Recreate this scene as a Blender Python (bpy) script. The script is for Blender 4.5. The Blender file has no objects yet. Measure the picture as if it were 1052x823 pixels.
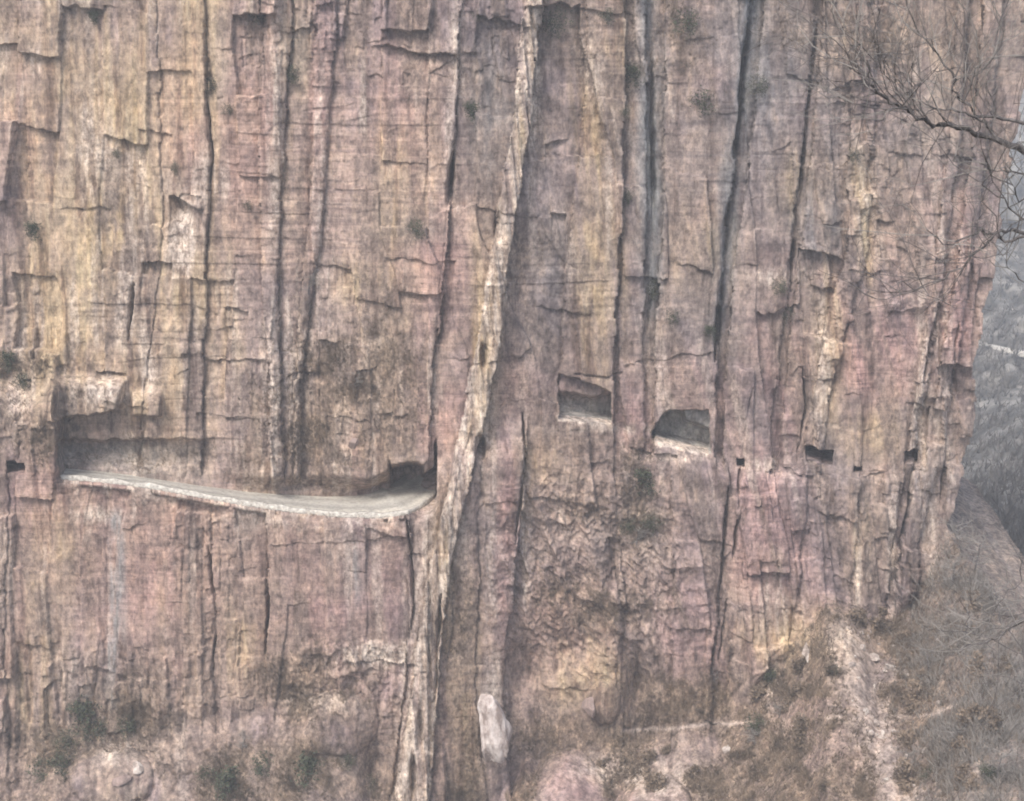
import bpy, math, random
import numpy as np
from mathutils import Vector, Matrix

random.seed(7)
RNG = np.random.default_rng(11)
scene = bpy.context.scene
COL = scene.collection
R = math.radians

# ------------------------------------------------------------------ camera
PITCH = R(14.0)
FPX = 1400.0                      # focal length in photo pixels (photo is 1052 wide)
CAM = np.array([0.0, -140 * math.cos(PITCH), 140 * math.sin(PITCH)])
FWD = np.array([0.0, math.cos(PITCH), -math.sin(PITCH)])
UP = np.array([0.0, math.sin(PITCH), math.cos(PITCH)])


def at(px, py, Y):
    """world point seen at photo pixel (px,py) on the vertical plane y=Y"""
    a = (np.asarray(px, float) - 526.0) / FPX
    b = -(np.asarray(py, float) - 411.5) / FPX
    ry = FWD[1] + b * UP[1]
    t = (Y - CAM[1]) / ry
    return t * a, CAM[1] + t * ry, CAM[2] + t * (FWD[2] + b * UP[2])


cam_d = bpy.data.cameras.new('camera')
cam_d.lens = 36.0 * FPX / 1052.0
cam_d.sensor_width = 36.0
cam_d.clip_end = 5000
cam = bpy.data.objects.new('camera', cam_d)
cam.location = CAM
cam.rotation_euler = (math.pi / 2 - PITCH, 0, 0)
COL.objects.link(cam)
scene.camera = cam

# ------------------------------------------------------------------ noise
_tabs = {}


def tab(seed):
    if seed not in _tabs:
        _tabs[seed] = np.random.default_rng(seed * 7919 + 3).random((256, 256)).astype(np.float32)
    return _tabs[seed]


def vn(x, y, seed=0):
    T = tab(seed)
    x = np.asarray(x, np.float32); y = np.asarray(y, np.float32)
    x, y = np.broadcast_arrays(x, y)
    fx = np.floor(x); fy = np.floor(y)
    ix = fx.astype(np.int32) & 255; iy = fy.astype(np.int32) & 255
    x = x - fx; y = y - fy
    x = x * x * (3 - 2 * x); y = y * y * (3 - 2 * y)
    jx = (ix + 1) & 255; jy = (iy + 1) & 255
    a = T[ix, iy]; b = T[jx, iy]; c = T[ix, jy]; d = T[jx, jy]
    return a + (b - a) * x + (c - a + (a - b - c + d) * x) * y


def fbm(x, y, seed=0, octv=5, gain=0.5):
    s = 0; amp = 1.0; tot = 0
    for o in range(octv):
        s = s + amp * vn(x * 2.03 ** o + 17.3 * o, y * 2.03 ** o + 9.1 * o, seed + o)
        x, y = x * .79 - y * .613, x * .613 + y * .79
        tot += amp; amp *= gain
    return s / tot


def ridge(x, y, seed=0, octv=4, gain=0.5):
    s = 0; amp = 1.0; tot = 0
    for o in range(octv):
        n = 1 - np.abs(2 * vn(x * 2.1 ** o + 5.7 * o, y * 2.1 ** o + 3.3 * o, seed + o) - 1)
        s = s + amp * n * n
        if o:
            x, y = x * .86 - y * .51, x * .51 + y * .86
        tot += amp; amp *= gain
    return s / tot


def hsh(i, j, seed):
    return tab(seed)[i.astype(np.int32) & 255, np.asarray(j).astype(np.int32) & 255]


def sstep(a, b, x):
    t = np.clip((x - a) / (b - a), 0, 1)
    return t * t * (3 - 2 * t)


# ------------------------------------------------------------------ cliff parameter grid
NX, NY, NRET = 1240, 1010, 46
PY0, PY1, PX0 = -95.0, 915.0, -115.0
py1 = np.linspace(PY0, PY1, NY).astype(np.float32)
edge_x = np.interp(py1, [-95, 0, 130, 260, 380, 480, 540, 575, 620, 700, 823, 915],
                   [1090, 1076, 1048, 1020, 1003, 991, 972, 985, 1030, 1120, 1200, 1240]).astype(np.float32)
edge_x = edge_x + 16 * (fbm(py1 * 0.03, py1 * 0 + 3, 201, 4) - .5) + 4 * (hsh(np.floor(py1 / 23), py1 * 0, 203) - .5)
u1 = np.linspace(0, 1, NX).astype(np.float32)
PX = PX0 + (edge_x[:, None] - PX0) * u1[None, :]
PY = np.repeat(py1[:, None], NX, 1)
X0 = PX * 0.1; Z0 = -PY * 0.1          # metres on the mean cliff plane: domain for the noise


def kn(py, ys, xs):
    return np.interp(py, ys, xs).astype(np.float32)


# slightly broken, stepped outlines for the joints
WX = PX + 5.0 * (fbm(X0 * .12, Z0 * .07, 21, 3) - .5) + 3.0 * (hsh(np.floor(Z0 / 2.6 + 2 * vn(X0 * .1, Z0 * .1, 29)), np.floor(X0 / 5), 28) - .5) \
    + 1.6 * (hsh(np.floor(Z0 / .7), np.floor(X0 / 5), 30) - .5) + 2.5 * (fbm(X0 * 1.2, Z0 * .8, 25, 3) - .5)


def panels(ys, table):
    """table rows: (x knots, depth left of the joint, depth right of it); returns depth and panel id"""
    Y = np.full(PX.shape, table[0][2], np.float32)
    pid = np.zeros(PX.shape, np.int16)
    for k in range(len(table)):
        b = kn(py1, ys, table[k][0])[:, None]
        if k + 1 < len(table):
            b2 = kn(py1, ys, table[k + 1][0])[:, None]
            dl, dr = table[k][2], table[k + 1][1]
        else:
            b2 = b + 400
            dl = dr = table[k][2]
        m = WX >= b
        t = np.clip((WX - b) / np.maximum(b2 - b, 1), 0, 1)
        bulge = -0.45 * np.sqrt(np.clip(4 * t * (1 - t), 0, 1))
        Y = np.where(m, dl + (dr - dl) * t + bulge, Y)
        pid = np.where(m, k, pid)
    return Y, pid


S0 = fbm(X0 * .5, Z0 * .2, 13, 4)
ysU = [-95, 0, 130, 260, 380, 480, 560]
upper = [
    ([-115] * 7, 2, 2.4),
    ([22, 22, 25, 30, 28, 20, 20], 2.6, 2.2),
    ([160, 160, 163, 165, 150, 140, 140], 2.0, 2.3),
    ([210, 210, 215, 212, 207, 205, 205], 2.0, 2.8),
    ([272, 270, 266, 268, 276, 277, 277], 2.8, 2.0),
    ([304, 300, 292, 286, 287, 290, 290], 2.2, 3.0),
    ([325, 324, 322, 314, 303, 300, 300], 3.0, 2.6),
    ([350, 347, 338, 328, 309, 306, 306], 3.0, 3.6),
    ([478, 474, 468, 458, 446, 440, 436], 1.6, 3.0),
    ([545, 540, 528, 503, 484, 466, 450], 2.6, 0.6),
    ([560, 557, 546, 523, 509, 489, 470], 0.2, 3.6),
    ([602, 602, 600, 582, 575, 570, 566], 4.9, 4.3),
    ([642, 642, 641, 638, 630, 630, 630], 5.0, 7.8),
    ([664, 664, 664, 663, 661, 660, 655], 7.6, 10.0),
    ([684, 684, 683, 680, 673, 670, 665], 10.2, 8.0),
    ([776, 772, 757, 743, 737, 735, 730], 7.2, 10.2),
    ([793, 788, 773, 757, 746, 744, 738], 10.2, 8.6),
    ([840, 838, 828, 812, 800, 792, 785], 8.6, 10.4),
    ([850, 848, 838, 822, 809, 802, 796], 10.4, 9.6),
    ([888, 884, 878, 868, 838, 826, 820], 9.6, 8.0),
    ([906, 902, 898, 890, 856, 842, 836], 8.2, 9.2),
    ([988, 985, 976, 960, 945, 930, 918], 9.0, 8.4),
    ([998, 996, 988, 971, 953, 938, 926], 8.8, 10.8),
    ([1014, 1010, 1002, 984, 965, 950, 938], 10.8, 9.0),
    ([1036, 1030, 1018, 998, 983, 970, 956], 9.8, 12.0),
]
ysL = [420, 480, 540, 600, 660, 720, 823, 915]
lower = [
    ([-115] * 8, -1, -1.0),
    ([8, 8, 8, 6, 8, 8, 10, 10], -1.3, -1.0),
    ([106, 106, 107, 108, 108, 108, 108, 108], -.8, -0.75),
    ([215, 215, 216, 218, 221, 222, 225, 225], -.85, -0.6),
    ([274, 274, 273, 275, 274, 276, 278, 278], -0.8, -1.7),
    ([424, 424, 420, 424, 418, 412, 400, 395], -1.2, -0.2),
    ([482, 466, 452, 438, 428, 420, 402, 390], -0.3, -2.6),
    ([506, 489, 472, 459, 454, 449, 440, 432], -2.5, -.5),
    ([507, 496, 490, 492, 490, 489, 498, 502], -.1, .5),
    ([545, 540, 536, 528, 522, 518, 524, 530], 2.2, 5.0),
    ([632, 630, 632, 640, 642, 640, 640, 640], 5.3, 6.0),
    ([690, 688, 690, 692, 690, 690, 690, 690], 6.6, 5.6),
    ([752, 748, 745, 740, 734, 730, 725, 720], 6.2, 7.5),
    ([770, 766, 762, 760, 752, 746, 740, 740], 7.4, 6.9),
    ([838, 830, 826, 820, 810, 800, 790, 790], 7.0, 8.0),
    ([886, 884, 880, 874, 870, 866, 860, 860], 8.0, 8.4),
    ([934, 930, 921, 914, 905, 900, 890, 890], 8.2, 9.6),
    ([944, 940, 932, 924, 916, 910, 900, 900], 9.6, 8.0),
    ([968, 962, 948, 940, 930, 925, 910, 910], 9.0, 11.0),
]
YU, pidU = panels(ysU, upper)
YL, pidL = panels(ysL, lower)

# the road cut: inner (hill side) and outer edge of the road in the photo
RIN = [(-40, 480), (0, 481), (62, 481), (100, 484), (150, 490), (200, 497), (250, 503), (300, 507), (350, 509), (380, 508), (402, 503), (416, 496), (421, 491), (427, 486)]
ROUT = [(-40, 489), (0, 490), (62, 491), (100, 494), (150, 500), (200, 509), (250, 518), (300, 525), (350, 530), (390, 531), (420, 527), (438, 518), (447, 510), (450, 503)]
pxr = PX[0]
yin = np.interp(PX, [p[0] for p in RIN] + [470, 520, 575, 627, 672, 728, 760, 832, 880, 940, 1000], [p[1] for p in RIN] + [455, 425, 424, 428, 446, 458, 474, 470, 478, 470, 470]).astype(np.float32)
yout = np.interp(PX, [p[0] for p in ROUT] + [480, 530, 575, 627, 672, 728, 760, 832, 880, 940, 1000], [p[1] for p in ROUT] + [500, 480, 470, 476, 480, 492, 500, 500, 500, 495, 495]).astype(np.float32)
left_zone = (PX > 61) & (PX < 449)
w = np.clip((PY - yin) / (yout - yin), 0, 1)
w = np.where(left_zone, w, w * w * (3 - 2 * w))
YB = YU * (1 - w) + YL * w
YB = np.where(PX > 440, YB * .74 + .8 * sstep(440, 620, PX), YB)
# the wall behind the road is set back, with an overhang at its left end
back = np.interp(PX, [60, 64, 130, 200, 270, 330, 398, 402, 444, 447], [0, .35, .35, .3, .3, .3, 0.3, 9, 9, 0]).astype(np.float32)
ytop = np.interp(PX, [60, 100, 128, 135, 200, 270, 300, 398, 402, 430, 446], [430, 428, 420, 436, 446, 452, 455, 462, 474, 470, 486]).astype(np.float32)
ytop = ytop + 16 * (fbm(X0 * .4, Z0 * 0 + 2, 31, 5, .6) - .5)
rec = back * sstep(0, 1, np.clip((PY - ytop) / np.where(PX < 135, 3, np.where((PX > 400) & (PX < 448), 5, 26)), 0, 1)) * (1 - w)
YB = YB + np.where(left_zone, rec, 0)
# second notch in the recess (rock band, then concrete-grey wall)
YB = YB + np.where(left_zone, 1.5 * (1 - sstep(110, 270, PX)) * sstep(450, 453, PY + 14 * (fbm(X0 * .4, Z0 * .1, 33, 4) - .5)) * (1 - w), 0)
# the road bed itself: level from the foot of the wall to the open edge
RO_Y = -1.4
tb = (yout - 411.5) / FPX
zo = CAM[2] + (RO_Y - CAM[1]) * (FWD[2] - tb * UP[2]) / (FWD[1] - tb * UP[1])
tb = (yin - 411.5) / FPX
zref = float(np.mean(zo[(PX > 412) & (PX < 420) & (PY > 500) & (PY < 520)]))
turn = PX > 420
tbo = (yout - 411.5) / FPX
ro_x = np.where(turn, CAM[1] + (zref - CAM[2]) * (FWD[1] - tbo * UP[1]) / (FWD[2] - tbo * UP[2]), RO_Y)
ro_x = np.clip(ro_x, RO_Y, 7)
zo = np.where(turn, zref, zo)
ri_y = CAM[1] + (zo - CAM[2]) * (FWD[1] - tb * UP[1]) / (FWD[2] - tb * UP[2])
ri_y = np.clip(ri_y, -1, 11)
portal = (PX > 401) & (PX < 446)
YB = np.where(left_zone & ~portal, YB + (ri_y - YB) * sstep(yin - 20 - 10 * (S0 - .5), yin - 5, PY) * (PY <= yin), YB)
YB = np.where(left_zone & (PY > yin) & (PY < yout), ri_y + (ro_x - ri_y) * w, YB)
YB = np.where(left_zone & (PY >= yout), ro_x + (YB - ro_x) * sstep(0, 16, PY - yout), YB)
# overhanging slab above the left end of the road
m = sstep(50, 58, PX) * (1 - sstep(122, 132, PX + (PY - 400) * .25)) * sstep(384, 402, PY + (130 - PX) * .06) * (1 - sstep(0, 2, PY - ytop))
YB = YB - 1.9 * m
m2 = sstep(133, 137, PX) * (1 - sstep(163, 169, PX)) * sstep(396, 414, PY) * (1 - sstep(428, 431, PY + 3 * vn(X0, Z0, 35)))
YB = YB - 1.5 * m2
# corner pillar at the very left
m = (1 - sstep(56, 64, PX + 4 * (vn(Z0 * .8, X0 * .2, 36) - .5) - 5 * sstep(420, 440, PY))) * sstep(385, 425, PY) * (1 - w)
YB = YB - 3.2 * m

# windows of the road tunnel (polygons in the photo) : floor line left/right, roof line
WINS = [
    (8, 26, 486, 486, 474, 473, 5.5),
    (573, 628, 430, 437, 384, 404, 4.2),
    (670, 728, 451, 466, 419, 421, 4.2),
    (757, 765, 480, 481, 471, 472, 4.0),
    (830, 855, 475, 478, 460, 461, 6.5),
    (876, 885, 485, 485, 479, 479, 2.5),
    (928, 943, 476, 476, 462, 461, 6),
]
wid = np.zeros(PX.shape, np.int16)
wsmooth = np.zeros(PX.shape, np.float32)
WJ = 9 * (fbm(X0 * .55, Z0 * .55, 41, 4, .6) - .5)
for k, (xa, xb, fa, fb, ra, rb, dep) in enumerate(WINS):
    t = np.clip((PX - xa) / (xb - xa), 0, 1)
    fl = fa + (fb - fa) * t
    rf = ra + (rb - ra) * t
    if k == 2:
        rf = rf + 22 * np.clip((0.32 - t) / .32, 0, 1) ** 1.5
    if k == 1:
        rf = rf + 0 * t
    WK = WJ * np.minimum(1, (xb - xa) / 45)
    ins = (PX + WK > xa) & (PX + WK < xb) & (PY + WJ * np.minimum(1, .15 + (xb - xa) / 45) > rf) & (PY < fl)
    flo = np.clip((fl - PY) / (dep * 2.55), 0, 1)
    dd = dep * flo
    if k == 1:      # rock hangs in the upper part of this window, stepping back
        hang = sstep(0, 1, (PY - rf - 20 + 16 * t ** 2 + 9 * fbm(X0 * .9, Z0 * .3, 43, 3)) / 5)
        dd = np.minimum(dd, .9 + 1.2 * t + 2.6 * hang)
    if k == 2:
        hang = 1 - sstep(.5, .6, t + .2 * (S0 - .5)) * (1 - sstep(0, 4, PY - rf - 8 - 26 * (t - .55) + 8 * (S0 - .5)))
        dd = np.minimum(dd, 1.2 + 3.0 * hang)
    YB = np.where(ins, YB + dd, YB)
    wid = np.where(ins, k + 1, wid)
inwin = wid > 0

# batter: the wall leans back a little towards the top
YB = YB + (411 - PY) * 0.1 * 0.05

# talus: scrub slope at the foot of the wall
TYX = [-115, 0, 60, 150, 250, 330, 400, 440, 500, 540, 640, 735, 800, 850, 900, 935, 960, 1000, 1060, 1240]
TYY = [775, 765, 742, 752, 740, 718, 790, 860, 850, 775, 768, 738, 668, 612, 632, 606, 566, 520, 505, 480]
ty = np.interp(PX, TYX, TYY).astype(np.float32) + 26 * (fbm(X0 * .3, Z0 * .1, 51, 4) - .5)
slope = np.interp(PX, [-115, 400, 470, 520, 700, 800, 1240], [.055, .05, .03, .06, .10, .13, .13]).astype(np.float32)
def boxh(a, r):
    c_ = np.cumsum(np.pad(a, ((0, 0), (r + 1, r)), mode='edge'), 1, dtype=np.float64)
    return ((c_[:, 2 * r + 1:] - c_[:, :-2 * r - 1]) / (2 * r + 1)).astype(np.float32)


below = np.maximum(PY - ty, 0)
T = sstep(-4, 26, PY - ty) * np.where(PX < 520, .35, 1)
YB = YB + (boxh(boxh(boxh(YB, 40), 40), 30) - YB) * T
YB = YB - slope * below
rx = np.interp(PY, [560, 612, 680, 740, 823, 915], [846, 852, 874, 893, 922, 950]).astype(np.float32)
right_talus = sstep(700, 790, PX) * T
YB = YB + right_talus * (np.minimum(np.abs(PX - rx), 90) * 0.055 - 2.0)
rx2 = np.interp(PY, [560, 700, 823, 915], [985, 1010, 1040, 1060]).astype(np.float32)
YB = YB - right_talus * 2.6 * np.exp(-((PX - rx2) / 34) ** 2)
domeq = np.zeros(PX.shape, np.float32)
# rock domes poking out of the scrub at the bottom
for (cx, cy, ax, ay, h) in [(585, 842, 46, 74, 3.2), (676, 858, 46, 64, 2.6), (112, 800, 46, 30, 1.5), (345, 742, 46, 36, 1.6), (620, 722, 18, 24, 1.2)]:
    q = ((PX - cx) / ax) ** 2 + ((PY - cy) / ay) ** 2 + .5 * (fbm(X0 * .35, Z0 * .35, 53, 3) - .5)
    YB = YB - h * np.sqrt(np.clip(1 - q, 0, 1))
    domeq = np.maximum(domeq, sstep(0, .3, 1 - q))
# dark hollows in the rugged lower middle
for (cx, cy, ax, ay, h) in [(540, 690, 26, 40, 1.6), (592, 668, 26, 26, 1.8), (655, 700, 13, 45, 2.2), (668, 745, 20, 26, 1.4), (385, 795, 14, 40, 1.8), (600, 545, 20, 60, 1.2), (660, 520, 22, 48, 2.0), (630, 575, 9, 34, 1.6), (300, 720, 40, 16, .8)]:
    q = ((PX - cx) / ax) ** 2 + ((PY - cy) / ay) ** 2 + .7 * (fbm(X0 * .5, Z0 * .4, 57, 3) - .5)
    YB = YB + h * np.exp(-q * 1.6)

# ------------------------------------------------------------------ procedural relief (pushed along world Y)
rockm = 1 - T * 0.85
d = np.zeros(PX.shape, np.float32)
rug = np.exp(-(((PX - 610) / 110) ** 2 + ((PY - 590) / 120) ** 2) ** 2)
rug = np.maximum(rug, np.exp(-(((PX - 350) / 70) ** 2 + ((PY - 710) / 55) ** 2) ** 2))
rug = np.maximum(rug, .8 * np.exp(-(((PX - 90) / 90) ** 2 + ((PY - 790) / 50) ** 2) ** 2))
finm = ((pidU == 9) & (w < .5)) | ((pidL == 6) & (w >= .5))


def columns(width, zh, a1, a2, crack, seed, lean=0.0):
    global d
    u = (X0 + lean * Z0) / width + 1.1 * (vn(X0 * .35 / width, Z0 * .05, seed) - .5) + .16 * (vn(Z0 * .25, X0 * .02, seed + 1) - .5)
    i = np.floor(u); f = u - i
    hh = hsh(i, i * 0 + 7, seed + 2)
    v = Z0 / (zh * (.6 + .9 * hh)) + 37 * hh + (.9 / zh) * (fbm(X0 * .9, Z0 * .4, seed + 3, 3) - .5) + .25 * (hsh(i, i * 0 + 90, seed + 3) - .5) * f
    j = np.floor(v)
    blk = hsh(i, j, seed + 4)
    tilt = (f - .5) * (hsh(i, j + 40, seed + 5) - .5)
    dd = a1 * (hh - .5) + a2 * np.sign(blk - .5) * np.abs(2 * blk - 1) ** 3.2 + tilt * width * .52
    edge = np.minimum(f, 1 - f) * width
    g = np.exp(-(edge / .09) ** 2) * sstep(.52, .7, vn(X0 * .15, Z0 * .09, seed + 6))
    return dd + crack * g


lean = np.where(PX > 440, sstep(440, 620, PX) * .12, 0)
amp = .16 + .95 * sstep(.46, .68, fbm(X0 * .09, Z0 * .05, 58, 3))
d += columns(4.6, 11.0, .9, 1.7, .12, 61, lean) * (.5 + .5 * amp)
d += columns(1.9, 4.6, .32, .65, .10, 71, lean) * amp
d += columns(.75, 1.6, .08, .26, .04, 81, lean) * amp
d += columns(.36, .8, .02, .05, .0, 86, lean) * amp
# bedding
zz = Z0 + 1.1 * (vn(X0 * .06, Z0 * .06, 91) - .5) + .012 * X0
st_m = sstep(.45, .66, fbm(X0 * .05, Z0 * .07, 93, 3)) * .8 + .01
l1 = hsh(np.floor(zz / .42), np.floor(X0 / 7 + 2 * vn(Z0 * .3, X0 * .1, 95)), 97)
l2 = hsh(np.floor(zz / 1.35), np.floor(X0 / 11 + 2 * vn(Z0 * .2, X0 * .1, 96)), 98)
lf = zz / .42 - np.floor(zz / .42)
d += st_m * (.10 * (l1 - .5) + .22 * (l2 - .5)) + .015 * st_m * np.exp(-(np.minimum(lf, 1 - lf) / .16) ** 2)
# rough face, flutes
d += 1.0 * (fbm(X0 * .16, Z0 * .07, 101, 3) - .5)
d += .50 * (fbm(X0 * .8, Z0 * .55, 105, 5, .6) - .5) * (.5 + .5 * amp)
d -= .22 * (ridge(X0 * .5, Z0 * .06, 111, 4) - .4) * amp
d = d * (.8 + .0 * rug) * rockm
rg = ridge(X0 * .30 + .10 * Z0, Z0 * .22, 121, 5, .6)
d -= rug * 2.3 * (rg - .42) * (1 - .5 * T)
d += rug * .9 * (fbm(X0 * .9, Z0 * .5, 125, 5, .6) - .5)
# slope relief
d += T * (1.1 * (fbm(X0 * .25, Z0 * .25, 131, 5, .55) - .5) - .9 * (ridge(X0 * .12 + .05 * Z0, Z0 * .10, 136, 4) - .4))
lip0 = left_zone * (PY > yout) * np.exp(-np.maximum(PY - yout, 0) / 16)
d -= lip0 * 1.0 * (fbm(X0 * .8, Z0 * .8, 139, 5, .6) - .42)
# fin: knife-edged, split lengthwise, bitten with holes
fs = ridge(X0 * 1.3 + Z0 * .12, Z0 * .06, 141, 4)
d -= finm * .9 * (fs - .4)
for (cx, cy, ax, ay, h) in [(497, 368, 3.5, 14, 1.5), (493, 462, 5, 12, 2.2), (432, 745, 3, 20, 1.6), (425, 800, 3.5, 22, 1.6), (512, 232, 4, 16, .8)]:
    d += h * np.exp(-(np.maximum(((PX - cx) / ax) ** 2 + ((PY - cy) / ay) ** 2 + 1.6 * (fbm(X0 * 1.2, Z0 * .5, 144, 4) - .5), 0)) ** 2)


def segdist(poly):
    best = np.full(PX.shape, 1e6, np.float32)
    x0 = min(p[0] for p in poly) - 40; x1 = max(p[0] for p in poly) + 40
    y0 = min(p[1] for p in poly) - 5; y1 = max(p[1] for p in poly) + 5
    r0, r1 = np.searchsorted(py1, [y0, y1])
    sub = (slice(r0, r1), slice(None))
    x = (PX + .5 * (WX - PX))[sub]; y = PY[sub]
    b = best[sub]
    for (a, c) in zip(poly[:-1], poly[1:]):
        vx, vy = c[0] - a[0], c[1] - a[1]
        t = np.clip(((x - a[0]) * vx + (y - a[1]) * vy) / (vx * vx + vy * vy), 0, 1)
        b = np.minimum(b, np.hypot(x - a[0] - t * vx, y - a[1] - t * vy))
    best[sub] = b
    return best


CRACKS = [
    ([(209, -20), (211, 90), (216, 160), (213, 235), (210, 322)], 1.5, 2.2),
    ([(471, 60), (468, 130), (459, 220), (446, 372)], 2.2, 4.0),
    ([(134, 258), (136, 300), (131, 350)], 2.6, 2.0),
    ([(273, 540), (275, 600), (273, 672)], 1.8, 1.8),
    ([(212, 545), (222, 640), (219, 700)], 1.6, 1.2),
    ([(417, 528), (424, 600), (420, 640)], 2.4, 1.8),
    ([(774, -20), (760, 110), (745, 240), (735, 372)], 2.6, 2.2),
    ([(840, 20), (826, 160), (812, 300)], 2.2, 2.0),
    ([(668, -20), (671, 200), (664, 395)], 2.5, 1.6),
    ([(776, 385), (768, 430), (761, 482), (757, 520)], 2.2, 2.6),
    ([(748, 500), (740, 600), (730, 700)], 1.5, 1.6),
    ([(760, 515), (750, 600), (738, 680)], 1.5, 1.6),
    ([(940, 478), (928, 560), (915, 622)], 2.2, 1.8),
    ([(826, 380), (830, 420), (822, 470)], 1.8, 1.8),
    ([(452, 610), (450, 660), (446, 720)], 3.0, 1.4),
    ([(520, 410), (500, 440), (493, 480)], 2.0, 1.6),
    ([(538, 425), (540, 470), (530, 560)], 1.5, 1.3),
    ([(965, 300), (950, 380), (938, 455)], 1.6, 1.6),
    ([(985, 330), (975, 420), (966, 520)], 1.6, 1.6),
    ([(406, 400), (407, 450), (405, 476)], 1.5, 1.2),
]
for poly, wd, h in CRACKS:
    sd = segdist(poly)
    dep = h * np.clip(3.0 * vn(Z0 * .22, X0 * 0 + poly[0][0], 151) - .9, .05, 1.4)
    wv = wd * (.35 + .65 * vn(Z0 * .5, X0 * 0 + poly[0][0] + 9, 152)) * np.minimum(1, .25 + np.minimum(PY - poly[0][1], poly[-1][1] - PY) / 40)
    d += dep * np.exp(-(sd / np.maximum(wv, .3)) ** 2) * (1 - T)
# ledges: undercut notches, (x0,x1,y0,y1,depth,fade below)
LEDGES = [(380, 470, 46, 58, 1.3, 26), (172, 208, 203, 213, 2.6, 30), (98, 130, 383, 383, 1.0, 8), (142, 176, 273, 271, 1.7, 22),
          (230, 256, 318, 319, .9, 14), (183, 207, 200, 204, .8, 6), (142, 176, 131, 138, .5, 14), (870, 948, 322, 316, -1.1, 200),
          (0, 8, 603, 603, 1.0, 12), (560, 585, 145, 147, .8, 18), (566, 582, 218, 219, .9, 18), (275, 425, 560, 556, .3, 20),
          (355, 432, 682, 680, .9, 18), (590, 640, 383, 386, .6, 2), (640, 735, 375, 360, .4, 12), (745, 775, 372, 378, -.7, 60),
          (60, 112, 214, 214, .4, 10), (395, 470, 262, 270, .5, 14), (185, 270, 366, 372, .5, 10), (200, 275, 424, 430, .5, 10), (790, 835, 482, 486, .7, 14)]
for (xa, xb, ya, yb, h, fade) in LEDGES:
    t = (PX - xa) / (xb - xa)
    yl = ya + (yb - ya) * t + 12 * (fbm(X0 * .5, Z0 * 0 + ya, 155, 4) - .5)
    inx = sstep(0, .04, t) * (1 - sstep(.95, 1, t))
    s = PY - yl
    h = h * (.55 if h > 0 else 1)
    d += inx * h * (s > 0) * np.exp(-np.maximum(s, 0) / fade) * np.clip(2.4 * vn(X0 * .6, X0 * 0 + ya, 156) - .3, .15, 1.3)
    if h > 0:
        d -= inx * .3 * h * (s <= 0) * np.exp(np.minimum(s, 0) / 9)

# unweathered faces stay smooth
smooth = np.where((pidU == 20) & (w < .5), sstep(312, 324, PY), 0)
smooth = np.maximum(smooth, np.exp(-(((PX - 460) / 20) ** 2 + ((PY - 420) / 60) ** 2) ** 2) * (pidU == 8))
smooth = np.maximum(smooth, .6 * np.exp(-(((PX - 340) / 62) ** 2 + ((PY - 600) / 50) ** 2) ** 2))
smooth = np.maximum(smooth, .5 * np.exp(-(((PX - 410) / 50) ** 2 + ((PY - 170) / 110) ** 2) ** 2))
smooth = np.maximum(smooth, .6 * np.exp(-(((PX - 700) / 26) ** 2 + ((PY - 400) / 50) ** 2) ** 2))
d = d * (1 - .7 * np.maximum(smooth, domeq))
# keep the road bed, and the floors and walls of the tunnel windows, calmer
roadbed = np.where(left_zone, np.exp(-(np.maximum(np.abs(PY - (yin + yout) / 2) - (yout - yin) / 2 - 1, 0) / 2.5) ** 2), 0)
d = d * (1 - .92 * roadbed)
d = np.where(inwin, d * .7, d)

BX, BY_, BZ = at(PX, PY, YB)
GX = BX.astype(np.float32); GY = (YB + d).astype(np.float32); GZ = BZ.astype(np.float32)
GZ = GZ - .7 * (left_zone & (PY > yin - 1.5) & (PY < yout + 1))
# fine sideways jitter so that block edges are not ruled
GX = GX + .05 * (vn(X0 * 5, Z0 * 5, 161) - .5)

# ------------------------------------------------------------------ colour masks (mineral stains, lichen, soil; greying for haze joins later)
S1 = fbm(X0 * 1.1 + lean * Z0, Z0 * .07, 171, 5, .6)       # vertical streaks
S2 = fbm(X0 * .35 + lean * Z0, Z0 * .05, 176, 4)
S3 = fbm(X0 * 2.4 + lean * Z0, Z0 * .25, 178, 4, .6)
B1 = fbm(X0 * .22, Z0 * .22, 181, 5, .55)


def ell(lst, rough=.55, src=None):
    out = np.zeros(PX.shape, np.float32)
    n = (S1 if src is None else src)
    for (cx, cy, ax, ay, s) in lst:
        q = ((PX - cx) / ax) ** 2 + ((PY - cy) / ay) ** 2
        out = np.maximum(out, s * np.exp(-q))
    return np.clip(out + rough * 2.2 * (n - .5) * (out > .02) * np.minimum(1, out * 3), 0, 1)


ochre = ell([(110, 190, 75, 190, .85), (60, 330, 60, 70, .4), (190, 300, 40, 60, .75), (610, 120, 26, 90, .6), (612, 280, 26, 110, .85), (400, 200, 22, 90, .55),
             (385, 290, 40, 25, .55), (440, 130, 15, 80, .35), (460, 600, 18, 120, .8), (500, 330, 16, 130, .7), (888, 230, 14, 70, .85), (850, 370, 18, 80, .75), (900, 445, 60, 25, .45),
             (560, 470, 40, 25, .45), (200, 640, 50, 90, .35), (40, 690, 30, 160, .5), (60, 560, 60, 60, .35), (600, 700, 40, 40, .75), (640, 40, 10, 80, .6), (720, 250, 40, 40, .4),
             (820, 660, 55, 30, .9), (20, 40, 30, 30, .7), (170, 390, 60, 60, .5), (474, 700, 24, 130, .75), (820, 200, 25, 50, .3), (360, 440, 40, 30, .25), (250, 650, 30, 60, .5), (890, 560, 25, 60, .4), (930, 60, 80, 60, .2)])
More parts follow.
